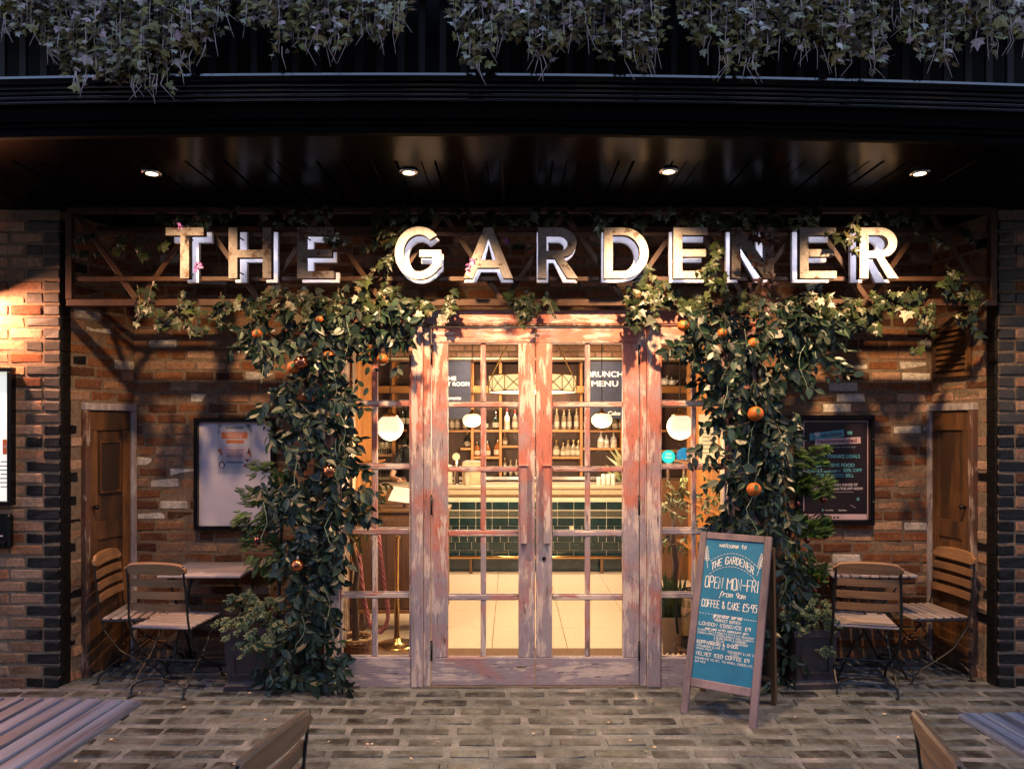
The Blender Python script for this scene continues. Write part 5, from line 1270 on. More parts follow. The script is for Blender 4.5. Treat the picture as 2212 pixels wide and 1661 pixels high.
txr('student', 245, 440, 637, 40, M_PRTEAL, 4); txr('DRINKS DEALS', 470, 932, 632, 48, M_PRTEAL); txr('EXCLUSIVE FOOD', 305, 855, 753, 48, M_PRTEAL); txr('DEALS', 195, 395, 825, 46, M_PRTEAL); txr('including', 415, 660, 832, 34, M_PRTEAL, 3); txr('20% OFF', 686, 962, 822, 46, M_PRTEAL)
txr('YOUR FOOD BILL', 308, 848, 893, 48, M_PRTEAL); txr('TO VIEW OUR FULL RANGE OF', 255, 900, 1018, 34, M_PRWHITE); txr('DEALS DOWNLOAD THE APP NOW!', 220, 970, 1072, 34, M_PRWHITE)
rect(t, fu(540), fu(840), fv(1120), fv(1115), yq-.001, M_PRPINK, 'rule_print')
txr('Google Play', 440, 550, 1366, 18, M_PRWHITE); txr('App Store', 625, 742, 1366, 20, M_PRWHITE)
for k, (cx, mt) in enumerate(((515, M_PRBROWN), (567, M_PRDARK), (620, M_PRDARK))): blob(t, fu(cx), fv(1465), .0095, .0095, yq-.0028, mt, 'round_symbol')
blob(t, 0,0,0,0, yq-.002, M_PRTEAL, 'star_print', pts=[(fu(905)+math.cos(i*PI/8)*(.016 if i % 2 else .007), fv(1215)+math.sin(i*PI/8)*(.016 if i % 2 else .007)) for i in range(16)])
blob(t, 0,0,0,0, yq-.002, M_PRTEAL, 'play_symbol', pts=[(fu(395),fv(1345)),(fu(395),fv(1385)),(fu(425),fv(1365))])
mb = ribbons([[(fu(870), fv(1330)), (fu(840), fv(1325)), (fu(825), fv(1300)), (fu(795), fv(1300))]], .003, 0); mb.v = [(x, yq-.002, y) for x, y, z in mb.v]; part('arrow_print', mb, M_PRPINK, t)
for vv in (395, 1245):
    mb = MB(); mb.sphere((W-.016, -.058, fv(vv)), .007, 8, 6); part('lock_stud', mb, M_CHROME, t, smooth=True)
# lit menu case on the left pier and the lamp above it
M_LITPAPER = emis('backlit_menu_sheet', (.95, .93, .80), .24)
t, W, H = poster('backlit white menu case on the left pier, cut by the left edge of the picture', -150, 795, 38, 1090, -.012, .028, .07, M_LITPAPER)
yq = -.0205
rect(t, .50, W-.034, .34, .44, yq, M_PRORANGE, 'price_box'); put_text('MENU', .05, t, M_PRWHITE, W-.065, yq-.0015, .39, .025)
for k in range(7):
    mb = MB(); mb.box(W-.10-.02*(k % 3), W-.05, yq-.001, yq, .12+k*.028, .126+k*.028); part('fine_print', mb, M_PRDARK, t)
cb = thing('card_holder', 'small black menu holder box fixed under the backlit case on the left pier', 'holder', (ux(-60), -.02, vz(1182)))
W2 = ux(36)-ux(-60)
mb = MB(); mb.cbox(0, W2, -.055, 0, 0, vz(1108)-vz(1182), .012); part('body', mb, M_BLACK, cb)
mb = MB(); mb.cbox(0, W2-.02, -.075, -.056, .02, .055, .004); part('lip', mb, M_BLACK, cb); mb = MB(); mb.cbox(W2-.10, W2-.04, -.062, -.0565, .085, .092, .001, M=Matrix.Rotation(R(0),4,'Y')); part('pen', mb, M_PRWHITE, cb)
# wall lamp over the menu case, just outside the frame
wl = thing('wall_lamp', 'shaded lamp on the left pier washing the bricks with orange light', 'wall lamp', (ux(-38), 0, vz(648)))
mb = MB(); mb.tube([(0,-.01,.10),(0,-.14,.14),(0,-.20,.08)], .010, 8); part('arm', mb, M_IRON, wl, smooth=True)
mb = MB(); mb.lathe([(.02,.06),(.035,.05),(.075,-.02),(.072,-.02),(.032,.045),(.018,.055)], 20, (0,-.20,.0), cap=False); part('shade', mb, M_IRON, wl, smooth=True)
mb = MB(); mb.sphere((0,-.20,.005), .026, 12, 8); part('bulb', mb, emis('wall_lamp_glow', (1,.55,.2), 2), wl, smooth=True)
ld = bpy.data.lights.new('wall_lamp_light', 'POINT'); ld.energy = 36; ld.color = (1,.44,.24); ld.shadow_soft_size = .03
lo = bpy.data.objects.new('wall_lamp_light', ld); COL.objects.link(lo); lo.parent = wl; lo.location = (0, -.22, -.035)

# ================================================================== the room behind the glass
M_WALLW = plain('warm_white_wall', (.62,.50,.36), .7, var=.08, scale=4, bmp=.1)
def floor_mat():
    m, nt, b = new_mat('patterned_floor_tile'); mp = coords(nt, (1,1,1), rand=False)
    wv = nt.nodes.new('ShaderNodeTexWave'); wv.wave_type = 'RINGS'; wv.rings_direction = 'Z'; wv.inputs['Scale'].default_value = 5.5; wv.inputs['Distortion'].default_value = 2.5; wv.inputs['Detail'].default_value = 2; wv.inputs['Detail Scale'].default_value = 1.5
    nt.links.new(mp.outputs[0], wv.inputs['Vector'])
    r = ramp(nt, [(.35, (.62,.50,.38)), (.5, (.46,.31,.20)), (.62, (.64,.53,.41))]); nt.links.new(wv.outputs[0], r.inputs[0])
    nt.links.new(r.outputs[0], b.inputs['Base Color']); b.inputs['Roughness'].default_value = .3; return m
M_FTILE = floor_mat()
M_GTILE = plain('green_glazed_tile', (.006,.024,.022), .12, var=.5, scale=6, bmp=.1, spec=.7)
M_GROUT = plain('pale_grout', (.55,.50,.38), .8, var=.1, bmp=0)
M_NAVY = plain('navy_board', (.018,.022,.045), .5, var=.3, bmp=.05)
M_TERR = plain('bar_top_stone', (.42,.33,.23), .3, var=.1, bmp=0)
rm = MB(); FLOOR = .002
room = part('interior_floor', rm.box(-3.2, 3.4, .80, 5.6, -.06, -.004), M_GROUT, kind='structure')
tm = MB(); tm.cbox(-.298, .298, -.298, .298, -.02, .002, .002); tme = mesh_of(tm, 'floor_tile', mat=M_FTILE)
for i in range(-5, 6):
    for j in range(7):
        o = bpy.data.objects.new('floor_tile', tme); COL.objects.link(o); o.parent = room; o.location = (.14+i*.6, 1.17+j*.6, 0); o.rotation_euler = (0,0,(i+j) % 4*PI/2)
mb = MB(); mb.cbox(XE0+.05, XE1-.05, .12, .865, -.02, .006, .004); mat_o = part('door_mat', mb, plain('brown_coir', (.16,.09,.05), .95, var=.4, scale=80, bmp=.6)); mat_o['label'] = 'flat brown mat just inside the glazed doors'; mat_o['category'] = 'mat'
iw = thing('interior_wall', 'side and back walls of the lit cafe interior', 'wall', (0, 5.3, 0))
mb = MB(); mb.box(-3.3, -2.1, -4.6, -4.5, 0, 3.2); part('partition', mb, M_WALLW, iw)
mb = MB(); mb.box(-3.3, -3.2, -4.5, .9, 0, 3.2); part('plaster', mb, M_WALLW, iw)
mb = MB(); mb.box(3.4, 3.5, -4.5, .9, 0, 3.2); part('plaster', mb, M_WALLW, iw)
mb = MB(); mb.box(-3.3, 3.5, .55, .65, 0, 3.2); part('back_panel', mb, M_WOODBACK, iw)
cl_ = part('interior_ceiling', MB().box(-3.3, 3.5, YB+.09, 5.9, 3.05, 3.15), plain('dark_ceiling', (.10,.07,.05), .7), kind='structure')
# side screens of orange pine boards seen through the side windows
def screen(label, x, y0, y1, z0, z1, flip=1):
    t = thing('pine_screen', label, 'screen', (x, y0, 0)); n = int((y1-y0)/.14)
    for k in range(n):
        mb = MB(); mb.cbox(-.012, .012, k*.14, k*.14+.135, z0, z1, .003); part('board', mb, M_BARWOOD_V, t)
    for z in (z0+.45, z0+.95, z0+1.35):
        mb = MB(); mb.cbox(.013 if flip > 0 else -.14, .14 if flip > 0 else -.013, .02, (y1-y0)-.02, z, z+.022, .002); part('shelf', mb, M_BARWOOD, t)
    return t
screen('orange pine screen with shelves inside the left side window', -1.62, 1.9, 3.7, .0, 2.9)
screen('orange pine screen with shelves inside the right side window', 2.02, 1.7, 3.6, .0, 2.9, -1)

# bar counter
YC = 3.93; bar_t = thing('bar_counter', 'long bar faced with dark green tiles under a pale stone top', 'bar', (0, YC, 0))
BX0, BX1 = -1.62, 2.0
mb = MB(); mb.box(BX0, BX1, .012, .10, .13, .90); part('grout_face', mb, M_GROUT, bar_t)
mb = MB(); mb.box(BX0, BX1, .10, .45, .0, .90); part('carcass', mb, M_DARKWOOD, bar_t)
mb = MB(); mb.box(BX0, BX1, .03, .099, .0, .129); part('kick_board', mb, M_GTILE, bar_t)
mb = MB(); mb.cbox(BX0-.03, BX1+.03, -.04, .50, 1.0, 1.045, .008); part('top_slab', mb, M_TERR, bar_t)
mb = MB(); mb.cbox(BX0-.01, BX1+.01, -.015, .10, .925, .998, .012); part('moulding', mb, M_TERR, bar_t); mb = MB(); mb.cbox(BX0, BX1, -.005, .10, .902, .923, .006); part('moulding', mb, M_DARKWOOD, bar_t)
g1 = MB(); g1.cbox(-.0955, .0955, 0, .010, -.0455, .0455, .003); tA = mesh_of(g1, 'tile', mat=M_GTILE)
g2 = MB(); g2.cbox(-.0455, .0455, 0, .010, -.0955, .0955, .003); tB = mesh_of(g2, 'tile', mat=M_GTILE)
def tile(me, x, z):
    o = bpy.data.objects.new('tile', me); COL.objects.link(o); o.parent = bar_t; o.location = (x, .0015, z); o.rotation_euler = (rnd.uniform(-.012,.012), 0, rnd.uniform(-.012,.012))
z = .21; k = 0
x_ = BX0+.1
for rowi in range(7):
    z = .215 + rowi*.097
    if rowi == 5: continue
    x = BX0 + (.05 if rowi % 2 else .10)
    while x < BX1-.1:
        blk = int((x-BX0)/.8) % 2
        if rowi in (2, 3, 4) and blk == 1 and rowi != 4:
            if rowi == 2:
                tile(tB, x-.05, z+.0485); tile(tB, x+.048, z+.0485)
        else: tile(tA, x, z)
        x += .197
dec = MB(); x = BX0+.10; M_DEC = plain('relief_tile', (.05,.055,.035), .25, var=.8, scale=60, bmp=.9, bdist=.01)
dm = MB(); dm.cbox(-.0955, .0955, -.002, .010, -.036, .036, .004); dme = mesh_of(dm, 'relief_tile', mat=M_DEC)
while x < BX1-.1:
    o = bpy.data.objects.new('relief_tile', dme); COL.objects.link(o); o.parent = bar_t; o.location = (x, .0, .215+5*.097); x += .197
mb = MB(); mb.tube([(BX0, -.10, .195), (BX1, -.10, .195)], .022, 10); part('foot_rail', mb, M_BRASS, bar_t, smooth=True)
mb = MB(); mb.cbox(BX0, BX1, -.010, .012, .128, .165, .004); part('skirting_tile', mb, M_GTILE, bar_t)
for uu in (1017, 1300, 870):
    mb = MB(); xx = ux(uu, YC-.1); mb.tube([(xx, -.10, .0), (xx, -.10, .175)], .018, 8); mb.tube([(xx, -.10, .175), (xx, .03, .175)], .012, 6); part('rail_bracket', mb, M_DARKWOOD, bar_t)

# back bar
YS = 4.75; bb = thing('back_bar', 'tall pine back bar with open shelves of bottles and glasses', 'shelving', (0, YS, 0))
def bxx(u): return ux(u, YS)
def bzz(v): return vz(v, YS)
def bbox(name, u0, u1, v0, v1, y0, y1, mat, c=.004): mb = MB(); mb.cbox(bxx(u0), bxx(u1), y0, y1, bzz(v1), bzz(v0), c); return part(name, mb, mat, bb)
bbox('beam', 780, 1560, 834, 849, -.03, .02, M_BARWOOD)
bbox('cornice', 780, 1560, 773, 778, -.06, .02, M_WALLW); bbox('cornice', 780, 1560, 778.5, 782, -.03, .02, M_DARKWOOD)
UP = [849, 905, 1020, 1081, 1150, 1256, 1345, 1418, 1500]
for uu in UP: bbox('upright', uu-3, uu+3, 782.5, 833.5, -.0, .30, M_BARWOOD_V); 
for uu in UP: bbox('upright', uu-3, uu+3, 849.5, 1050, -.0, .30, M_BARWOOD_V)
SHELVES = [(852,902,930),(852,902,985),(908,1017,931),(994,1017,970),(1023,1078,931),(1023,1078,989),(1084,1147,931),(1084,1147,965),(1153,1253,931),(1153,1253,989),(1259,1342,931),(1259,1342,970),(1348,1415,931),(1421,1497,931),(1421,1497,975),(800,846,926),(800,846,984),(1348,1415,980)]
for a, b, v in SHELVES: bbox('shelf', a, b, v-2.4, v+2.4, .002, .28, M_BARWOOD)
bbox('back_panel', 700, 1600, 782.5, 1060, .301, .32, M_WOODBACK)
bbox('work_counter', 780, 1560, 1028, 1036, -.10, .30, M_CHROME); 
mb = MB(); mb.cbox(bxx(780), bxx(1560), -.05, .30, 0, bzz(1037), .004); part('lower_cabinet', mb, M_DARKWOOD, bb)
# brick bulkhead above the back bar
bh = thing('bulkhead', 'pale brick bulkhead glowing above the back bar', 'wall', (0, YS-.05, 0))
mb = MB(); mb.box(bxx(760), bxx(1600), .03, .30, bzz(773)+.002, 3.04); part('mortar', mb, M_MORTAR, bh)
bm_ = brick_mesh(BL, BD, BH, .006, .002, 9); bm_.materials.append(M_BUFF)
for rowi in range(5):
    x = bxx(780) + (.11 if rowi % 2 else 0)
    while x < bxx(1560):
        o = bpy.data.objects.new('brick', bm_); COL.objects.link(o); o.parent = bh; o.location = (x, .02, bzz(773)+.01+rowi*.081); x += .228
# boards with white lettering
for (u0, u1, v0, v1, lab, lines) in ((958, 1017, 779, 905, 'navy sign board behind the left door leaf with white letters', [('THE', 967, 1000, 818, .075), ('FIRST ROOM', 925, 1012, 830, .07), ('events', 966, 996, 860, .06)]),
                              (1262, 1352, 781, 905, 'navy menu board behind the right door leaf with large white letters', [('BRUNCH', 1269, 1345, 809, .10), ('MENU', 1278, 1335, 829.5, .10), ('Cake', 1313, 1340, 893, .07)])):
    Yq = YS-.08; t = thing('lettered_board', lab, 'sign', (0, Yq, 0))
    mb = MB(); mb.cbox(ux(u0,Yq), ux(u1,Yq), 0, .015, vz(v1,Yq), vz(v0,Yq), .003); part('board', mb, M_NAVY, t)
    for tx_, a, b, v, s_ in lines:
        if tx_ == 'FIRST ROOM': tx_ = 'T ROOM'; a, b = 967, 1014
        if tx_ == 'THE': a, b = 968, 985; tx_ = 'HE'
        put_text(tx_, ux(b,Yq)-ux(a,Yq), t, M_CHALK, (ux(a,Yq)+ux(b,Yq))/2, -.003, vz(v,Yq), s_, offset=.0012)

# bottles, glasses and odds and ends on the shelves
def glassy(name, col, rough=.1): return plain(name, col, rough, var=.2, bmp=0, spec=.8)
G_DK = glassy('dark_green_glass', (.012,.018,.010)); G_CL = glassy('clear_spirit_bottle', (.20,.15,.09)); G_AM = glassy('amber_spirit_bottle', (.22,.07,.015)); G_WH = glassy('frosted_bottle', (.62,.60,.55)); M_LAB = plain('bottle_label', (.40,.33,.24), .6, bmp=0); M_GOLD = plain('foil_cap', (.5,.36,.16), .3, metal=.8, bmp=0); M_RED = plain('red_wax', (.35,.04,.03), .4, bmp=0)
def bottle_proto(kind):
    if kind == 'wine': prof = [(.036,0),(.038,.01),(.038,.19),(.030,.215),(.014,.25),(.0135,.30)]; cap = (.30,.325,.0145)
    elif kind == 'spirit': prof = [(.036,0),(.040,.01),(.040,.15),(.036,.175),(.015,.20),(.014,.25)]; cap = (.25,.28,.017)
    else: prof = [(.042,0),(.047,.02),(.047,.10),(.036,.14),(.014,.165),(.014,.20)]; cap = (.20,.23,.018)
    a = mesh_of(MB().lathe(prof, 12), 'glass', True); R0 = prof[2][0]+.0012; z0, z1 = (.05,.13) if kind == 'wine' else (.035,.11) if kind == 'spirit' else (.03,.09)
    b = mesh_of(MB().lathe([(R0, z0), (R0, z1)], 12, cap=False), 'label', True); c = mesh_of(MB().lathe([(cap[2], cap[0]-.01), (cap[2], cap[1])], 10), 'cap', True)
    return a, b, c
PRO = {k: bottle_proto(k) for k in ('wine', 'spirit', 'squat')}
def bottle(u, v, Y, kind, mat, labmat, capmat, lab, grp, sc_=1.0):
    p = at(u, v, Y); p = p + Vector((rnd.uniform(-.012,.012), rnd.uniform(-.04,.05), 0)); t = thing('bottle', lab, 'bottle', p, rnd.uniform(0,6), grp); q_ = sc_*rnd.uniform(.86,1.06); t.scale = (q_*rnd.uniform(.92,1.08), q_, q_)
    for me, nm, m in zip(PRO[kind], ('glass', 'label', 'cap'), (mat, labmat, capmat)):
        key = nm+kind+m.name
        if key not in KIDS: c = me.copy(); c.materials.clear(); c.materials.append(m); KIDS[key] = c
        o = bpy.data.objects.new(nm, KIDS[key]); COL.objects.link(o); o.parent = t
Yb_ = YS + .10
SET = [ # start u, end u, shelf top v, n, kind, glass, cap, scale, words
 (973,1003,928.2,3,'spirit',G_CL,M_GOLD,.95,'clear spirit bottle on the top shelf behind the left door leaf, left bay'),
 (1046,1072,928.2,2,'squat',G_DK,M_CHROME,1.05,'dark gin bottle with square label on the top shelf beside the lamp glare'),
 (1094,1094,928.2,1,'spirit',G_WH,M_RED,.95,'frosted white bottle on the top shelf near the middle of the doors'),
 (1114,1114,928.2,1,'spirit',G_CL,M_RED,.95,'pink tinged bottle next to the frosted white one'),
 (1009,1009,967.4,1,'squat',G_DK,M_GOLD,1.0,'round dark bottle with pale label alone on the half shelf'),
 (1032,1073,986.4,3,'squat',G_AM,M_CHROME,1.0,'amber rum bottle on the lower shelf, centre bay'),
 (1092,1092,962,1,'squat',G_CL,M_GOLD,.7,'small glass decanter on the raised shelf near the door stiles'),
 (1090,1115,1026,3,'wine',G_CL,M_GOLD,.7,'tall clear bottle standing on the work counter near the door stiles'),
 (1204,1246,928.2,4,'wine',G_CL,M_GOLD,.92,'slim clear vodka bottle on the top shelf behind the right door leaf'),
 (1262,1262,928.2,1,'wine',G_AM,M_GOLD,.92,'yellow bottle right of the slim vodka row'),
 (1204,1250,986.4,5,'squat',G_CL,M_GOLD,.95,'squat labelled bottle on the lower shelf behind the right door leaf'),
 (1296,1342,928.2,4,'squat',G_CL,M_CHROME,.95,'clear bottle in the glare under the menu board'),
 (1296,1326,967.4,3,'squat',G_WH,M_CHROME,.95,'upright optic bottle on the dark wall under the menu board'),
 (868,882,923,2,'wine',G_DK,M_GOLD,1.0,'champagne bottle with gold foil behind the left side window'),
 (866,884,982,3,'wine',G_DK,M_RED,1.0,'dark wine bottle on the lower rack behind the left side window'),
 (1487,1487,831,1,'wine',G_DK,M_RED,.9,'dark bottle on the beam behind the right side window')]
for a, b, v, n, kd, gm, cm, s_, lab in SET:
    for k in range(n):
        Yp = YS-.01 if v == 831 else Yb_
        bottle(a + (b-a)*(k/(n-1) if n > 1 else 0), v, Yp, kd, gm, M_LAB, cm, lab, (lab if n > 1 else None) or 'single bottles', s_)
gp = mesh_of(MB().lathe([(.030,0),(.030,.004),(.004,.010),(.004,.075),(.022,.09),(.034,.12),(.030,.165)], 12, cap=False), 'bowl', True); M_WG = glassy('wine_glass', (.38,.31,.20), .05); gp.materials.append(M_WG)
def glass_obj(u, v, Y, lab, grp, s=1): t = thing('wine_glass', lab, 'glass', at(u, v, Y), 0, grp); t.scale = (s,s,s); o = bpy.data.objects.new('bowl', gp); COL.objects.link(o); o.parent = t
for k in range(6): glass_obj(819+k*5.2, 982, Yb_-.02*(k % 2), 'wine glass in the rack left of the globe lamp post', 'wine glasses on the left rack')
for k in range(5): glass_obj(822+k*6, 1026, Yb_, 'small glass on the work counter behind the left side window', 'glasses on the work counter', .8)
for k in range(4): glass_obj(1290+k*9, 831, YS-.0, 'glass standing on the beam over the menu board', 'glasses on the beam', .5)
# things on the bar top
YBt = YC+.10; ZBt = 1.045
def onbar(u, name, lab, cat, grp=None, y=YBt): return thing(name, lab, cat, (ux(u, y), y, ZBt), 0, grp)
t = onbar(1018, 'cardboard_box', 'pale cardboard box on the bar top behind the left door leaf', 'box'); mb = MB(); mb.cbox(-.11,.11,-.02,.22,0,.27,.006); part('carton', mb, plain('cardboard', (.48,.34,.21), .8, bmp=.1), t)
mb = MB(); mb.add([(-.11,-.02,.272),(.11,-.02,.272),(.10,.22,.285),(-.08,.22,.285)], [(0,1,2,3)]); part('flap', mb, M_LAB, t)
t = onbar(986, 'beer_tap', 'chrome beer tap column with round white lens on the bar', 'beer tap'); mb = MB(); mb.lathe([(.05,0),(.05,.01),(.03,.02),(.028,.30),(.02,.33)], 14); part('column', mb, M_CHROME, t, smooth=True)
mb = MB(); mb.lathe([(.045,0),(.045,.02)], 18); mb.move(Matrix.Translation((0,-.03,.34)) @ Matrix.Rotation(R(90),4,'X')); part('lens', mb, M_WALLW, t)
t = onbar(970, 'beer_tap', 'white rounded beer tap housing at the left edge of the left door pane', 'beer tap'); mb = MB(); mb.cbox(-.04,.04,-.03,.05,0,.24,.02); part('housing', mb, M_WALLW, t)
cu_ = MB()
for k in range(6): cu_.lathe([(.030,.02*k),(.040,.02*k+.11),(.042,.02*k+.112)], 14, cap=False)
t = onbar(1009, 'cup_stack', 'stack of clear plastic cups upside down in front of the cardboard box', 'cups', y=YC-.0); part('cups', cu_, M_LAB, t)
for k in range(4):
    t = onbar(1293+k*10.5, 'drink_can', 'slim white can in a row of four on the bar behind the right door leaf', 'can', 'row of slim cans', y=YC+.0); mb = MB(); h_ = .10 if k == 0 else .135; mb.lathe([(.024,0),(.027,.006),(.027,h_-.008),(.023,h_)], 14); part('can_body', mb, G_WH, t, smooth=True)
t = onbar(1347, 'spiky_plant', 'spiky pale leaves at the edge of the right door pane', 'plant'); rr = random.Random(9)
leaf_obj('foliage', t, [(Vector((0,0,.05*k/3)), Vector((math.cos(k*2.4), math.sin(k*2.4)*.5, .6+.05*k)), Vector((0,-1,.3)), .30, rr.random()) for k in range(16)], 'blade', M_FICUSV)
# teal round tap signs
for (uu, vv, rad, lab, txt) in ((1443,986,14,'round turquoise beer font with small white letters','SMALL'),(1478,984,17,'larger round blue beer font beside the turquoise one','')):
    Yt = 3.6; p = at(uu, vv, Yt); s = rad*(Yt+DIST)/F; t = thing('beer_font', lab, 'beer tap', (p.x, Yt, .0)); hz = p.z
    t.location.z = hz - .28
    mb = MB(); mb.lathe([(.045,0),(.02,.02),(.018,.26)], 12); part('stem', mb, M_CHROME, t)
    mb = MB(); mb.lathe([(s,-.012),(s,.012)], 28); mb.move(Matrix.Translation((0,-.02,.28)) @ Matrix.Rotation(R(90),4,'X')); part('disc', mb, emis('turquoise_font' if txt else 'blue_font', (.0,.42,.42) if txt else (.0,.13,.30), .4), t)
    if txt: put_text(txt, s*1.1, t, M_CHALK, 0, -.034, .27, .035); put_text('GOOD', s*.9, t, M_CHALK, 0, -.034, .31, .035)
    else: rect(t, -.05, -.02, .22, .25, -.034, M_PRTEAL, 'print'); rect(t, .01, .045, .22, .25, -.034, M_PRTEAL, 'print')
tb = thing('side_counter', 'dark side counter carrying the beer fonts behind the right window', 'counter', (1.75, 3.7, 0)); mb = MB(); mb.cbox(-.05,1.2,-.25,.25,0,hz-.281,.01); part('cabinet', mb, M_DARKWOOD, tb)
# pendant globes
M_GLOBE = emis('opal_globe', (1.0, .86, .60), .30)
def pendant(u, v, Y, r0, lab, pw, sq=1.0):
    p = at(u, v, Y); t = thing('globe_pendant', lab, 'pendant lamp', p, 0, 'opal globe pendants')
    mb = MB(); mb.sphere((0,0,0), r0, 26, 16, (1,1,sq)); part('globe', mb, M_GLOBE, t, smooth=True)
    mb = MB(); mb.lathe([(r0*.62,r0*.80*sq),(r0*.50,r0*.97*sq),(r0*.25,r0*1.08*sq),(r0*.16,r0*1.15*sq),(r0*.16,r0*1.45*sq)], 20); part('cap', mb, M_BRASS, t, smooth=True)
    mb = MB(); mb.tube([(0,0,r0*1.45*sq),(0,0,3.05-p.z)], .005, 5); part('cord', mb, M_IRON, t)
    ld = bpy.data.lights.new('pendant_light', 'POINT'); ld.energy = pw*.5; ld.color = (1,.70,.40); ld.shadow_soft_size = r0*1.05
    lo = bpy.data.objects.new('pendant_light', ld); COL.objects.link(lo); lo.parent = t; lo.location = (0,0,-r0-.13)
pendant(843, 923, .75, .102, 'opal globe lamp hanging behind the left side window', 22)
pendant(1469, 921, .75, .102, 'opal globe lamp hanging behind the right side window', 22)
pendant(1020, 907, 3.0, .105, 'opal globe lamp behind the left door leaf', 45, .72)
pendant(1300, 907, 3.0, .115, 'opal globe lamp behind the right door leaf', 45, .72)
# drum pendant with a lattice
Yd = 1.6; p = at(1150, 830, Yd); dr = 94*(Yd+DIST)/F; dh = 34*(Yd+DIST)/F
t = thing('drum_pendant', 'wide cream drum lamp with a triangle lattice hanging inside the doors', 'pendant lamp', p)
mb = MB(); mb.lathe([(dr,-dh/2),(dr,dh/2)], 40, cap=False); mb.lathe([(dr*.97,-dh/2-.001),(.01,-dh/2-.001)], 40, cap=False); part('shade', mb, emis('drum_shade', (1,.74,.38), .26), t, smooth=True)
mb = MB(); n = 14
for k in range(n):
    a0, a1 = 2*PI*k/n, 2*PI*(k+1)/n; am = (a0+a1)/2; q = dr*1.012
    A = [(q*math.cos(a), q*math.sin(a), zz) for a in (a0, a1) for zz in (-dh/2, dh/2)]
    mb.tube([A[0], (q*math.cos(am), q*math.sin(am), 0), A[3]], .004, 4); mb.tube([A[1], (q*math.cos(am), q*math.sin(am), 0), A[2]], .004, 4); mb.tube([A[0], A[1]], .004, 4)
for zz in (-dh/2, dh/2): mb.tube([(dr*1.012*math.cos(2*PI*k/40), dr*1.012*math.sin(2*PI*k/40), zz) for k in range(40)], .005, 4, closed=True)
part('lattice', mb, M_BRASS, t)
for s in (-1, 1):
    mb = MB(); mb.tube([(s*dr*.95, 0, dh/2), (s*.11, 0, 3.05-p.z-.35), (0, 0, 3.05-p.z)], .006, 5); part('hanger', mb, M_BRASS, t)
ld = bpy.data.lights.new('drum_light', 'POINT'); ld.energy = 42; ld.color = (1,.76,.52); ld.shadow_soft_size = .25
lo = bpy.data.objects.new('drum_light', ld); COL.objects.link(lo); lo.parent = t; lo.location = (0,0,-.30)
# ceiling spots inside
for k, (uu, Yc) in enumerate(((1065, 4.1), (1200, 4.1), (1310, 4.1), (1000, 4.1))):
    xx = ux(uu, Yc); t = thing('interior_spot', 'small bright ceiling spot over the bar, number of four along the bulkhead' if False else ('bright ceiling spot over the bar behind the ' + ('left' if uu < 1150 else 'right') + ' door leaf, ' + ('outer' if uu in (1310, 1000) else 'inner') + ' one'), 'ceiling light', (xx, Yc, 3.04), 0, 'ceiling spots over the bar')
    mb = MB(); mb.lathe([(.05,-.03),(.055,0)], 16, cap=False); mb.lathe([(.048,-.012),(.001,-.014)], 16, cap=False); part('lamp_face', mb, emis('spot_glow', (1,.85,.6), .6) if k == 0 else bpy.data.materials['spot_glow'], t)
    ld = bpy.data.lights.new('interior_spot_light', 'SPOT'); ld.energy = 46; ld.color = (1,.74,.50); ld.spot_size = R(100); ld.spot_blend = .8; ld.shadow_soft_size = .05
    lo = bpy.data.objects.new('interior_spot_light', ld); COL.objects.link(lo); lo.parent = t; lo.location = (0,0,-.05); lo.rotation_euler = (R(18),0,0)

# bartender behind the bar, mostly hidden by the jamb
def skin_body(name, joints, edges, mat, parent, sub=2):
    me = bpy.data.meshes.new(name); me.from_pydata([j[0] for j in joints], edges, []); o = bpy.data.objects.new(name, me); COL.objects.link(o)
    m = o.modifiers.new('s', 'SKIN'); 
    if not me.skin_vertices: me.skin_vertices.new(name='')
    for i, j in enumerate(joints): me.skin_vertices[0].data[i].radius = j[1] if isinstance(j[1], tuple) else (j[1], j[1]); me.skin_vertices[0].data[i].use_root = (i == 0)
    s2 = o.modifiers.new('u', 'SUBSURF'); s2.levels = sub; s2.render_levels = sub
    dg = bpy.context.evaluated_depsgraph_get(); m2 = bpy.data.meshes.new_from_object(o.evaluated_get(dg)); bpy.data.objects.remove(o)
    m2.shade_smooth(); m2.materials.clear(); m2.materials.append(mat); return part(name, m2, None, parent)
M_SKIN = plain('skin', (.50,.27,.17), .5, var=.08, bmp=0); M_CLOTH = plain('black_cloth', (.014,.013,.015), .85, bmp=.1); M_HAIR = plain('dark_hair', (.03,.018,.01), .6, bmp=.2)
pe = thing('person', 'person in a black top standing behind the bar, bare forearm on it', 'person', (ux(893, 4.5), 4.55, 0.0))
J = [((0,0,.98),(.15,.10)),((0,0,1.15),(.14,.095)),((0,-.01,1.35),(.17,.105)),((0,0,1.45),(.10,.07)),((0,-.01,1.52),(.052,.052)),((0,-.03,1.60),(.070,.078)),((0,-.03,1.70),(.073,.088)),((0,-.02,1.76),(.055,.06)),
     ((-.17,0,1.42),(.055,.055)),((-.24,-.03,1.22),(.045,.045)),((-.27,-.13,1.10),(.038,.038)),((-.12,-.30,1.08),(.027,.027)),((.17,0,1.42),(.055,.055)),((.23,-.03,1.20),(.045,.045)),((.20,-.15,1.10),(.038,.038)),((.05,-.31,1.08),(.027,.027)),
     ((-.09,0,.88),(.09,.09)),((-.10,0,.50),(.065,.065)),((-.10,0,.08),(.045,.045)),((.09,0,.88),(.09,.09)),((.10,0,.50),(.065,.065)),((.10,0,.08),(.045,.045))]
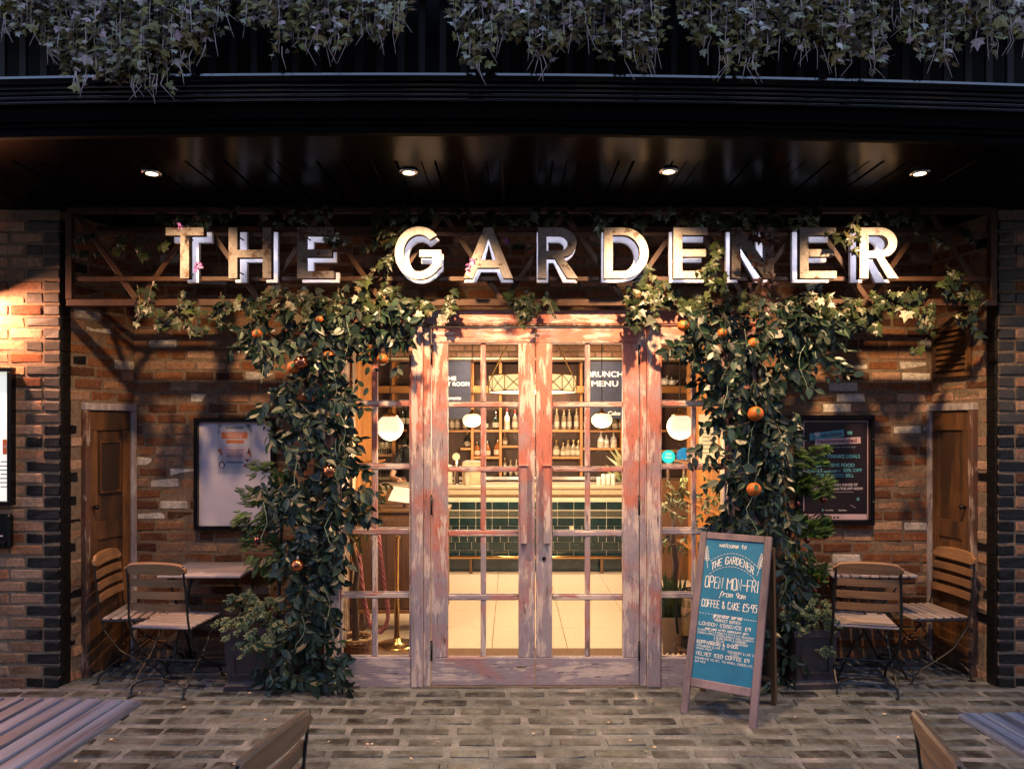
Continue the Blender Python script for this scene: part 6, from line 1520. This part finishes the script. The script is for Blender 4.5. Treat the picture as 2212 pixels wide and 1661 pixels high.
E = [(0,1),(1,2),(2,3),(3,4),(4,5),(5,6),(6,7),(3,8),(8,9),(9,10),(10,11),(3,12),(12,13),(13,14),(14,15),(0,16),(16,17),(17,18),(0,19),(19,20),(20,21)]
skin_body('body', J, E, M_SKIN, pe)
grow = lambda r: tuple(x+.012 for x in r)
Jc = [(J[i][0], grow(J[i][1])) for i in (0,1,2,3)] + [(J[8][0], (.068,.068)), ((-.235,-.03,1.24),(.058,.058)), ((-.255,-.07,1.16),(.056,.056)), (J[12][0], (.068,.068)), ((.23,-.03,1.22),(.058,.058)), ((.22,-.08,1.16),(.056,.056)), ((0,0,.80),(.17,.12))]
skin_body('top', Jc, [(0,1),(1,2),(2,3),(3,4),(4,5),(5,6),(3,7),(7,8),(8,9),(0,10)], M_CLOTH, pe)
for s in (-1, 1):
    skin_body('trousers', [((s*.05,0,.92),(.115,.115)), ((s*.10,0,.50),(.082,.082)), ((s*.10,0,.10),(.065,.065))], [(0,1),(1,2)], M_CLOTH, pe)
    mb = MB(); mb.sphere((s*.10,-.05,.05), .05, 10, 6, (.9,1.9,.9)); part('shoe', mb, M_CLOTH, pe, smooth=True)
    hx, hy = (-.12 if s < 0 else .05), -.31
    for k in range(4): mb = MB(); a = (k-1.5)*.016; mb.tube([(hx+a, hy-.02, 1.08), (hx+a*1.2, hy-.07, 1.085-.004*abs(k-1)), (hx+a*1.3, hy-.10+.006*abs(k-1.5), 1.066)], [.009,.008,.006], 6); part('finger', mb, M_SKIN, pe, smooth=True)
    mb = MB(); mb.tube([(hx-s*.02, hy+.0, 1.08), (hx-s*.05, hy-.03, 1.07), (hx-s*.06, hy-.055, 1.066)], [.011,.009,.007], 6); part('thumb', mb, M_SKIN, pe, smooth=True)
mb = MB(); mb.sphere((0,-.005,1.715), .098, 16, 10, (.95,1.05,1.05)); part('hair', mb, M_HAIR, pe, smooth=True)
for s in (-1, 1): mb = MB(); mb.sphere((s*.028,-.112,1.675), .010, 8, 6); part('eye', mb, M_WALLW, pe, smooth=True)
mb = MB(); mb.sphere((0,-.122,1.645), .014, 8, 6, (.8,1.2,1.4)); part('nose', mb, M_SKIN, pe, smooth=True); mb = MB(); mb.tube([(-.022,-.110,1.608),(0,-.116,1.605),(.022,-.110,1.608)], .005, 5); part('mouth', mb, M_RED, pe)

# host desk, post, rope and lectern behind the left window
hd = thing('host_desk', 'dark panelled wooden desk behind the left side window', 'desk', (ux(850,1.35), 1.35, 0))
mb = MB(); mb.cbox(-.31, .45, 0, .35, .16, 1.02, .006); part('carcass', mb, M_DARKWOOD, hd)
for k in range(6): mb = MB(); mb.cbox(-.31+k*.127, -.31+k*.127+.122, -.014, -.001, .20, .96, .003); part('board', mb, M_DARKWOOD, hd)
mb = MB(); mb.cbox(-.33, .47, -.04, .38, 1.022, 1.05, .005); part('top', mb, M_DARKWOOD, hd); mb = MB(); mb.cbox(-.31,.45,-.02,.0,.16,.19,.003); part('plinth_rail', mb, M_BARWOOD, hd)
for (xx) in (-.28, .42): mb = MB(); mb.box(xx-.02, xx+.02, .02, .32, 0, .16); part('foot', mb, M_DARKWOOD, hd)
lc = thing('menu_lectern', 'sloping reading board with open white menu sheets on the desk', 'lectern', (ux(868,1.3), 1.35, 1.05))
mb = MB(); mb.tube([(0,.15,0),(0,.15,.05)], .02, 8); part('stem', mb, M_DARKWOOD, lc)
mb = MB(); mb.cbox(-.16,.16,-.10,.10,0,.012,.002); mb.move(Matrix.Translation((0,.10,.10)) @ Matrix.Rotation(R(38),4,'X')); part('board', mb, M_DARKWOOD, lc)
mb = MB(); mb.box(-.12,.12,-.09,.09,.014,.017); mb.move(Matrix.Translation((.0,.10,.10)) @ Matrix.Rotation(R(38),4,'X') @ Matrix.Rotation(R(-10),4,'Z')); part('sheet', mb, M_PRWHITE, lc)
bp2 = thing('barrier_post', 'brass barrier post with round base behind the left side window', 'post', (ux(857,.95), .95, .002))
mb = MB(); mb.lathe([(.17,0),(.17,.008),(.14,.018),(.03,.03),(.028,.06)], 28); part('base', mb, M_BRASS, bp2, smooth=True)
mb = MB(); mb.lathe([(.022,.06),(.022,.86),(.034,.87),(.034,.90),(.012,.93)], 16); part('pole', mb, M_BRASS, bp2, smooth=True)
rp = thing('barrier_rope', 'thick dusty pink twisted rope hanging beside the brass post', 'rope', (ux(826,.9), .9, .9)); ctr = [at(u_, v_, .90) for u_, v_ in ((817,1150),(822,1195),(828,1240),(833,1280),(838,1310),(838,1335),(832,1355),(822,1365),(808,1362),(796,1340),(788,1300),(780,1240),(774,1180))]
path = []; 
for a, b in zip(ctr, ctr[1:]):
    for k in range(8): path.append(a.lerp(b, k/8))
for s_ in range(3):
    pts = []
    for i, q in enumerate(path):
        ph = i*.75 + s_*2*PI/3; tdir = (path[min(i+1,len(path)-1)] - path[max(i-1,0)]).normalized(); sd = tdir.cross(Vector((0,1,0))).normalized()
        pts.append(q + sd*math.cos(ph)*.009 + Vector((0,1,0))*math.sin(ph)*.009 - rp.location)
    mb = MB(); mb.tube(pts, .0095, 6); part('strand', mb, plain('pink_rope', (.42,.14,.15), .8, bmp=.1) if s_ == 0 else bpy.data.materials['pink_rope'], rp, smooth=True)
# basket tree
bk = thing('wicker_basket', 'round wicker basket behind the bottom of the left side window', 'basket', (ux(765,.42), .44, .006)); M_WICK = plain('wicker', (.22,.10,.04), .6, var=.4, scale=40, bmp=.3)
mb = MB(); n = 36; rowsb = 12
for j in range(rowsb):
    z = .012+j*.0155; rr0 = .105+.018*j/rowsb
    mb.tube([((rr0+.006*(1 if (i+j) % 2 else -1))*math.cos(2*PI*i/n), (rr0+.006*(1 if (i+j) % 2 else -1))*math.sin(2*PI*i/n), z) for i in range(n)], .0075, 5, closed=True)
part('weave', mb, M_WICK, bk, kind='stuff')
mb = MB(); 
for q in range(2): mb.tube([((.124+.006*math.cos(i*1.3+q*PI))*math.cos(2*PI*i/40), (.124+.006*math.cos(i*1.3+q*PI))*math.sin(2*PI*i/40), .205+.006*math.sin(i*1.3+q*PI)) for i in range(40)], .009, 5, closed=True)
part('rim', mb, plain('pale_wicker', (.42,.25,.12), .6, bmp=.2), bk); mb = MB(); mb.lathe([(.10,.17),(.001,.185)], 20); part('filling', mb, M_LAB, bk)
def indoor_tree(label, u, Y, trunk, blobs, seed, size, base=.19, mat=M_FICUSV):
    p = at(u, 1300, Y); pos = Vector((p.x, Y, base)); t = thing('indoor_tree', label, 'plant', pos); r = random.Random(seed)
    mb = MB(); mb.tube([Vector(q)-pos for q in trunk], [.026-.002*i for i in range(len(trunk))], 8); part('trunk', mb, M_TRUNK, t, smooth=True)
    tw = []; lv = sprigs(blobs, r, size, 7, 1.0, 1.0, tw, .16); leaf_obj('foliage', t, [(Vector(l[0])-pos,)+l[1:] for l in lv], 'ficus', mat)
    m = twig_mesh(tw); m.move(Matrix.Translation(-pos)); part('twigs', m, M_STEM, t, kind='stuff')
indoor_tree('variegated indoor tree growing from the wicker basket', 765, .44, [at(768,1388,.44), at(768,1330,.44), at(766,1285,.44), at(772,1230,.44), at(760,1180,.44), at(768,1120,.44)], [(750,1090,45,52,.42,.14,1.6),(790,1070,34,50,.42,.12,1.4),(815,1095,18,36,.44,.08,.8),(760,1150,40,16,.42,.10,.9)], 71, .055)
pb = thing('cream_planter', 'square cream planter box behind the right side window', 'planter', (ux(1452,.75), .75, .006)); mb = MB()
a_, b__, h_ = .085, .115, .30; mb.add([(-a_,-a_,0),(a_,-a_,0),(a_,a_,0),(-a_,a_,0),(-b__,-b__,h_),(b__,-b__,h_),(b__,b__,h_),(-b__,b__,h_)], [(3,2,1,0),(0,1,5,4),(1,2,6,5),(2,3,7,6),(3,0,4,7)]); part('box', mb, plain('ribbed_cream', (.50,.44,.33), .6, var=.1, scale=30, stretch=(.1,.1,1), bmp=.5), pb)
mb = MB(); mb.box(-.10,.10,-.10,.10,.25,.27); part('soil', mb, M_SOIL, pb)
indoor_tree('pale leaved indoor tree filling the lower panes of the right side window', 1460, .75, [at(1455,1270,.75), at(1460,1220,.75), at(1452,1170,.75), at(1458,1110,.75)], [(1452,1090,26,56,.72,.12,2.0),(1475,1060,22,36,.74,.1,1.5),(1530,1085,34,52,.74,.1,1.2),(1465,1160,36,24,.74,.1,1.1)], 72, .05, .27)
gr_ = thing('grassy_plant', 'clump of upright green blades in the cream planter', 'plant', (ux(1448,.70), .70, .276)); rr = random.Random(12)
leaf_obj('foliage', gr_, [(Vector((rr.uniform(-.08,.08), rr.uniform(-.05,.05), 0)), Vector((rr.uniform(-.25,.25), rr.uniform(-.2,.2), 1)), Vector((rr.uniform(-.5,.5),-1,0)), rr.uniform(.18,.38), rr.random()*.6) for _ in range(60)], 'blade', M_CONIFER)
fe = thing('fire_extinguisher', 'cream and black foam fire extinguisher behind the right side window', 'extinguisher', (ux(1487,.60), .60, .10))
mb = MB(); mb.lathe([(.040,.0),(.052,.02),(.052,.34),(.040,.38),(.018,.40)], 20); part('cylinder', mb, plain('steel_cream', (.5,.42,.25), .25, metal=.5, bmp=0), fe, smooth=True)
mb = MB(); mb.lathe([(.0535,.0),(.0535,.09)], 20); part('band', mb, M_BLACK, fe); mb = MB(); mb.lathe([(.0535,.24),(.0535,.30)], 20, cap=False); part('label', mb, M_WALLW, fe); put_text('Foam', .06, fe, M_PRDARK, 0, -.0555, .27, .035)
mb = MB(); mb.tube([(0,0,.40),(-.02,0,.44),(-.06,-.01,.43),(-.09,-.02,.36),(-.095,-.02,.20),(-.085,-.02,.10)], .010, 7); part('hose', mb, M_IRON, fe, smooth=True); mb = MB(); mb.cbox(-.012,.03,-.012,.012,.40,.43,.003); mb.cbox(-.01,.06,-.008,.008,.435,.447,.002); part('valve', mb, M_BLACK, fe)
fs_ = thing('extinguisher_stand', 'low dark plinth under the fire extinguisher', 'stand', (ux(1487,.60), .60, .006)); mb = MB(); mb.cbox(-.09,.09,-.09,.09,0,.093,.005); part('plinth', mb, M_DARKWOOD, fs_)
bt = thing('bread_tray', 'shallow woven tray with ribbed yellow card at the foot of the right side window', 'tray', (ux(1462,.32), .30, .006))
mb = MB(); nseg = 24; vs = []
for i in range(nseg+1):
    xx = -.12+.24*i/nseg; zz = .045+.012*math.sin(i*PI/2.0); vs += [(xx, -.10, zz), (xx+.02, .10, zz+.05)]
mb.add(vs, [(2*i, 2*i+2, 2*i+3, 2*i+1) for i in range(nseg)]); part('ribbed_card', mb, plain('yellow_card', (.62,.40,.16), .6, bmp=0), bt)
mb = MB()
for j in range(4): mb.tube([(.17*math.cos(2*PI*i/30)*(1+.03*math.sin(i*2.5+j)), .13*math.sin(2*PI*i/30), .012+.014*j+.004*math.sin(i*3+j*2)) for i in range(30)], .008, 5, closed=True)
part('weave', mb, M_WICK, bt, kind='stuff')
# menu sheet in the right window, plates and teapots on the beam
ms = thing('menu_sheet', 'white printed menu sheet fixed inside the right side window behind the garland', 'menu', (ux(1530,.10), .10, vz(1010,.10))); w0 = ux(1550,.1)-ux(1509,.1)
m_, n_, b_ = new_mat('thin_paper'); tl = n_.nodes.new('ShaderNodeBsdfTranslucent'); tl.inputs[0].default_value = (.9,.85,.75,1); ms_ = n_.nodes.new('ShaderNodeMixShader'); ms_.inputs[0].default_value = .65
b_.inputs['Base Color'].default_value = (.8,.76,.68,1); n_.links.new(b_.outputs[0], ms_.inputs[1]); n_.links.new(tl.outputs[0], ms_.inputs[2]); n_.links.new(ms_.outputs[0], n_.nodes['Material Output'].inputs[0])
mb = MB(); mb.box(-w0/2, w0/2, 0, .001, 0, vz(895,.1)-vz(1010,.1)); part('sheet', mb, m_, ms)
for k in range(8): mb = MB(); mb.box(-w0*.3, w0*.1+.01*(k % 3), -.0012, -.0004, .10+k*.027, .104+k*.027); part('fine_print', mb, M_PRDARK, ms)
for uu, lab in ((1437,'round white teapot on the beam behind the right side window'),(1452,'white watering jug with a thin spout on the beam behind the right side window')):
    Yt = YS-.01; p = at(uu, 831.5, Yt); t = thing('teapot' if uu == 1437 else 'jug', lab, 'teapot' if uu == 1437 else 'jug', p)
    mb = MB(); mb.lathe([(.03,0),(.055,.02),(.06,.05),(.04,.085),(.015,.095)] if uu == 1437 else [(.04,0),(.05,.06),(.045,.065)], 14); part('body', mb, G_WH, t, smooth=True)
    mb = MB(); mb.tube([(.05,0,.04),(.085,0,.07),(.08,0,.10)] if uu == 1437 else [(-.045,0,.03),(-.07,0,.12)], .008, 6); part('spout', mb, G_WH, t); mb = MB(); mb.tube([(-.05,0,.03),(-.085,0,.06),(-.05,0,.09)] if uu == 1437 else [(.045,0,.02),(.08,0,.06),(.045,0,.06)], .006, 6); part('handle', mb, G_WH, t)
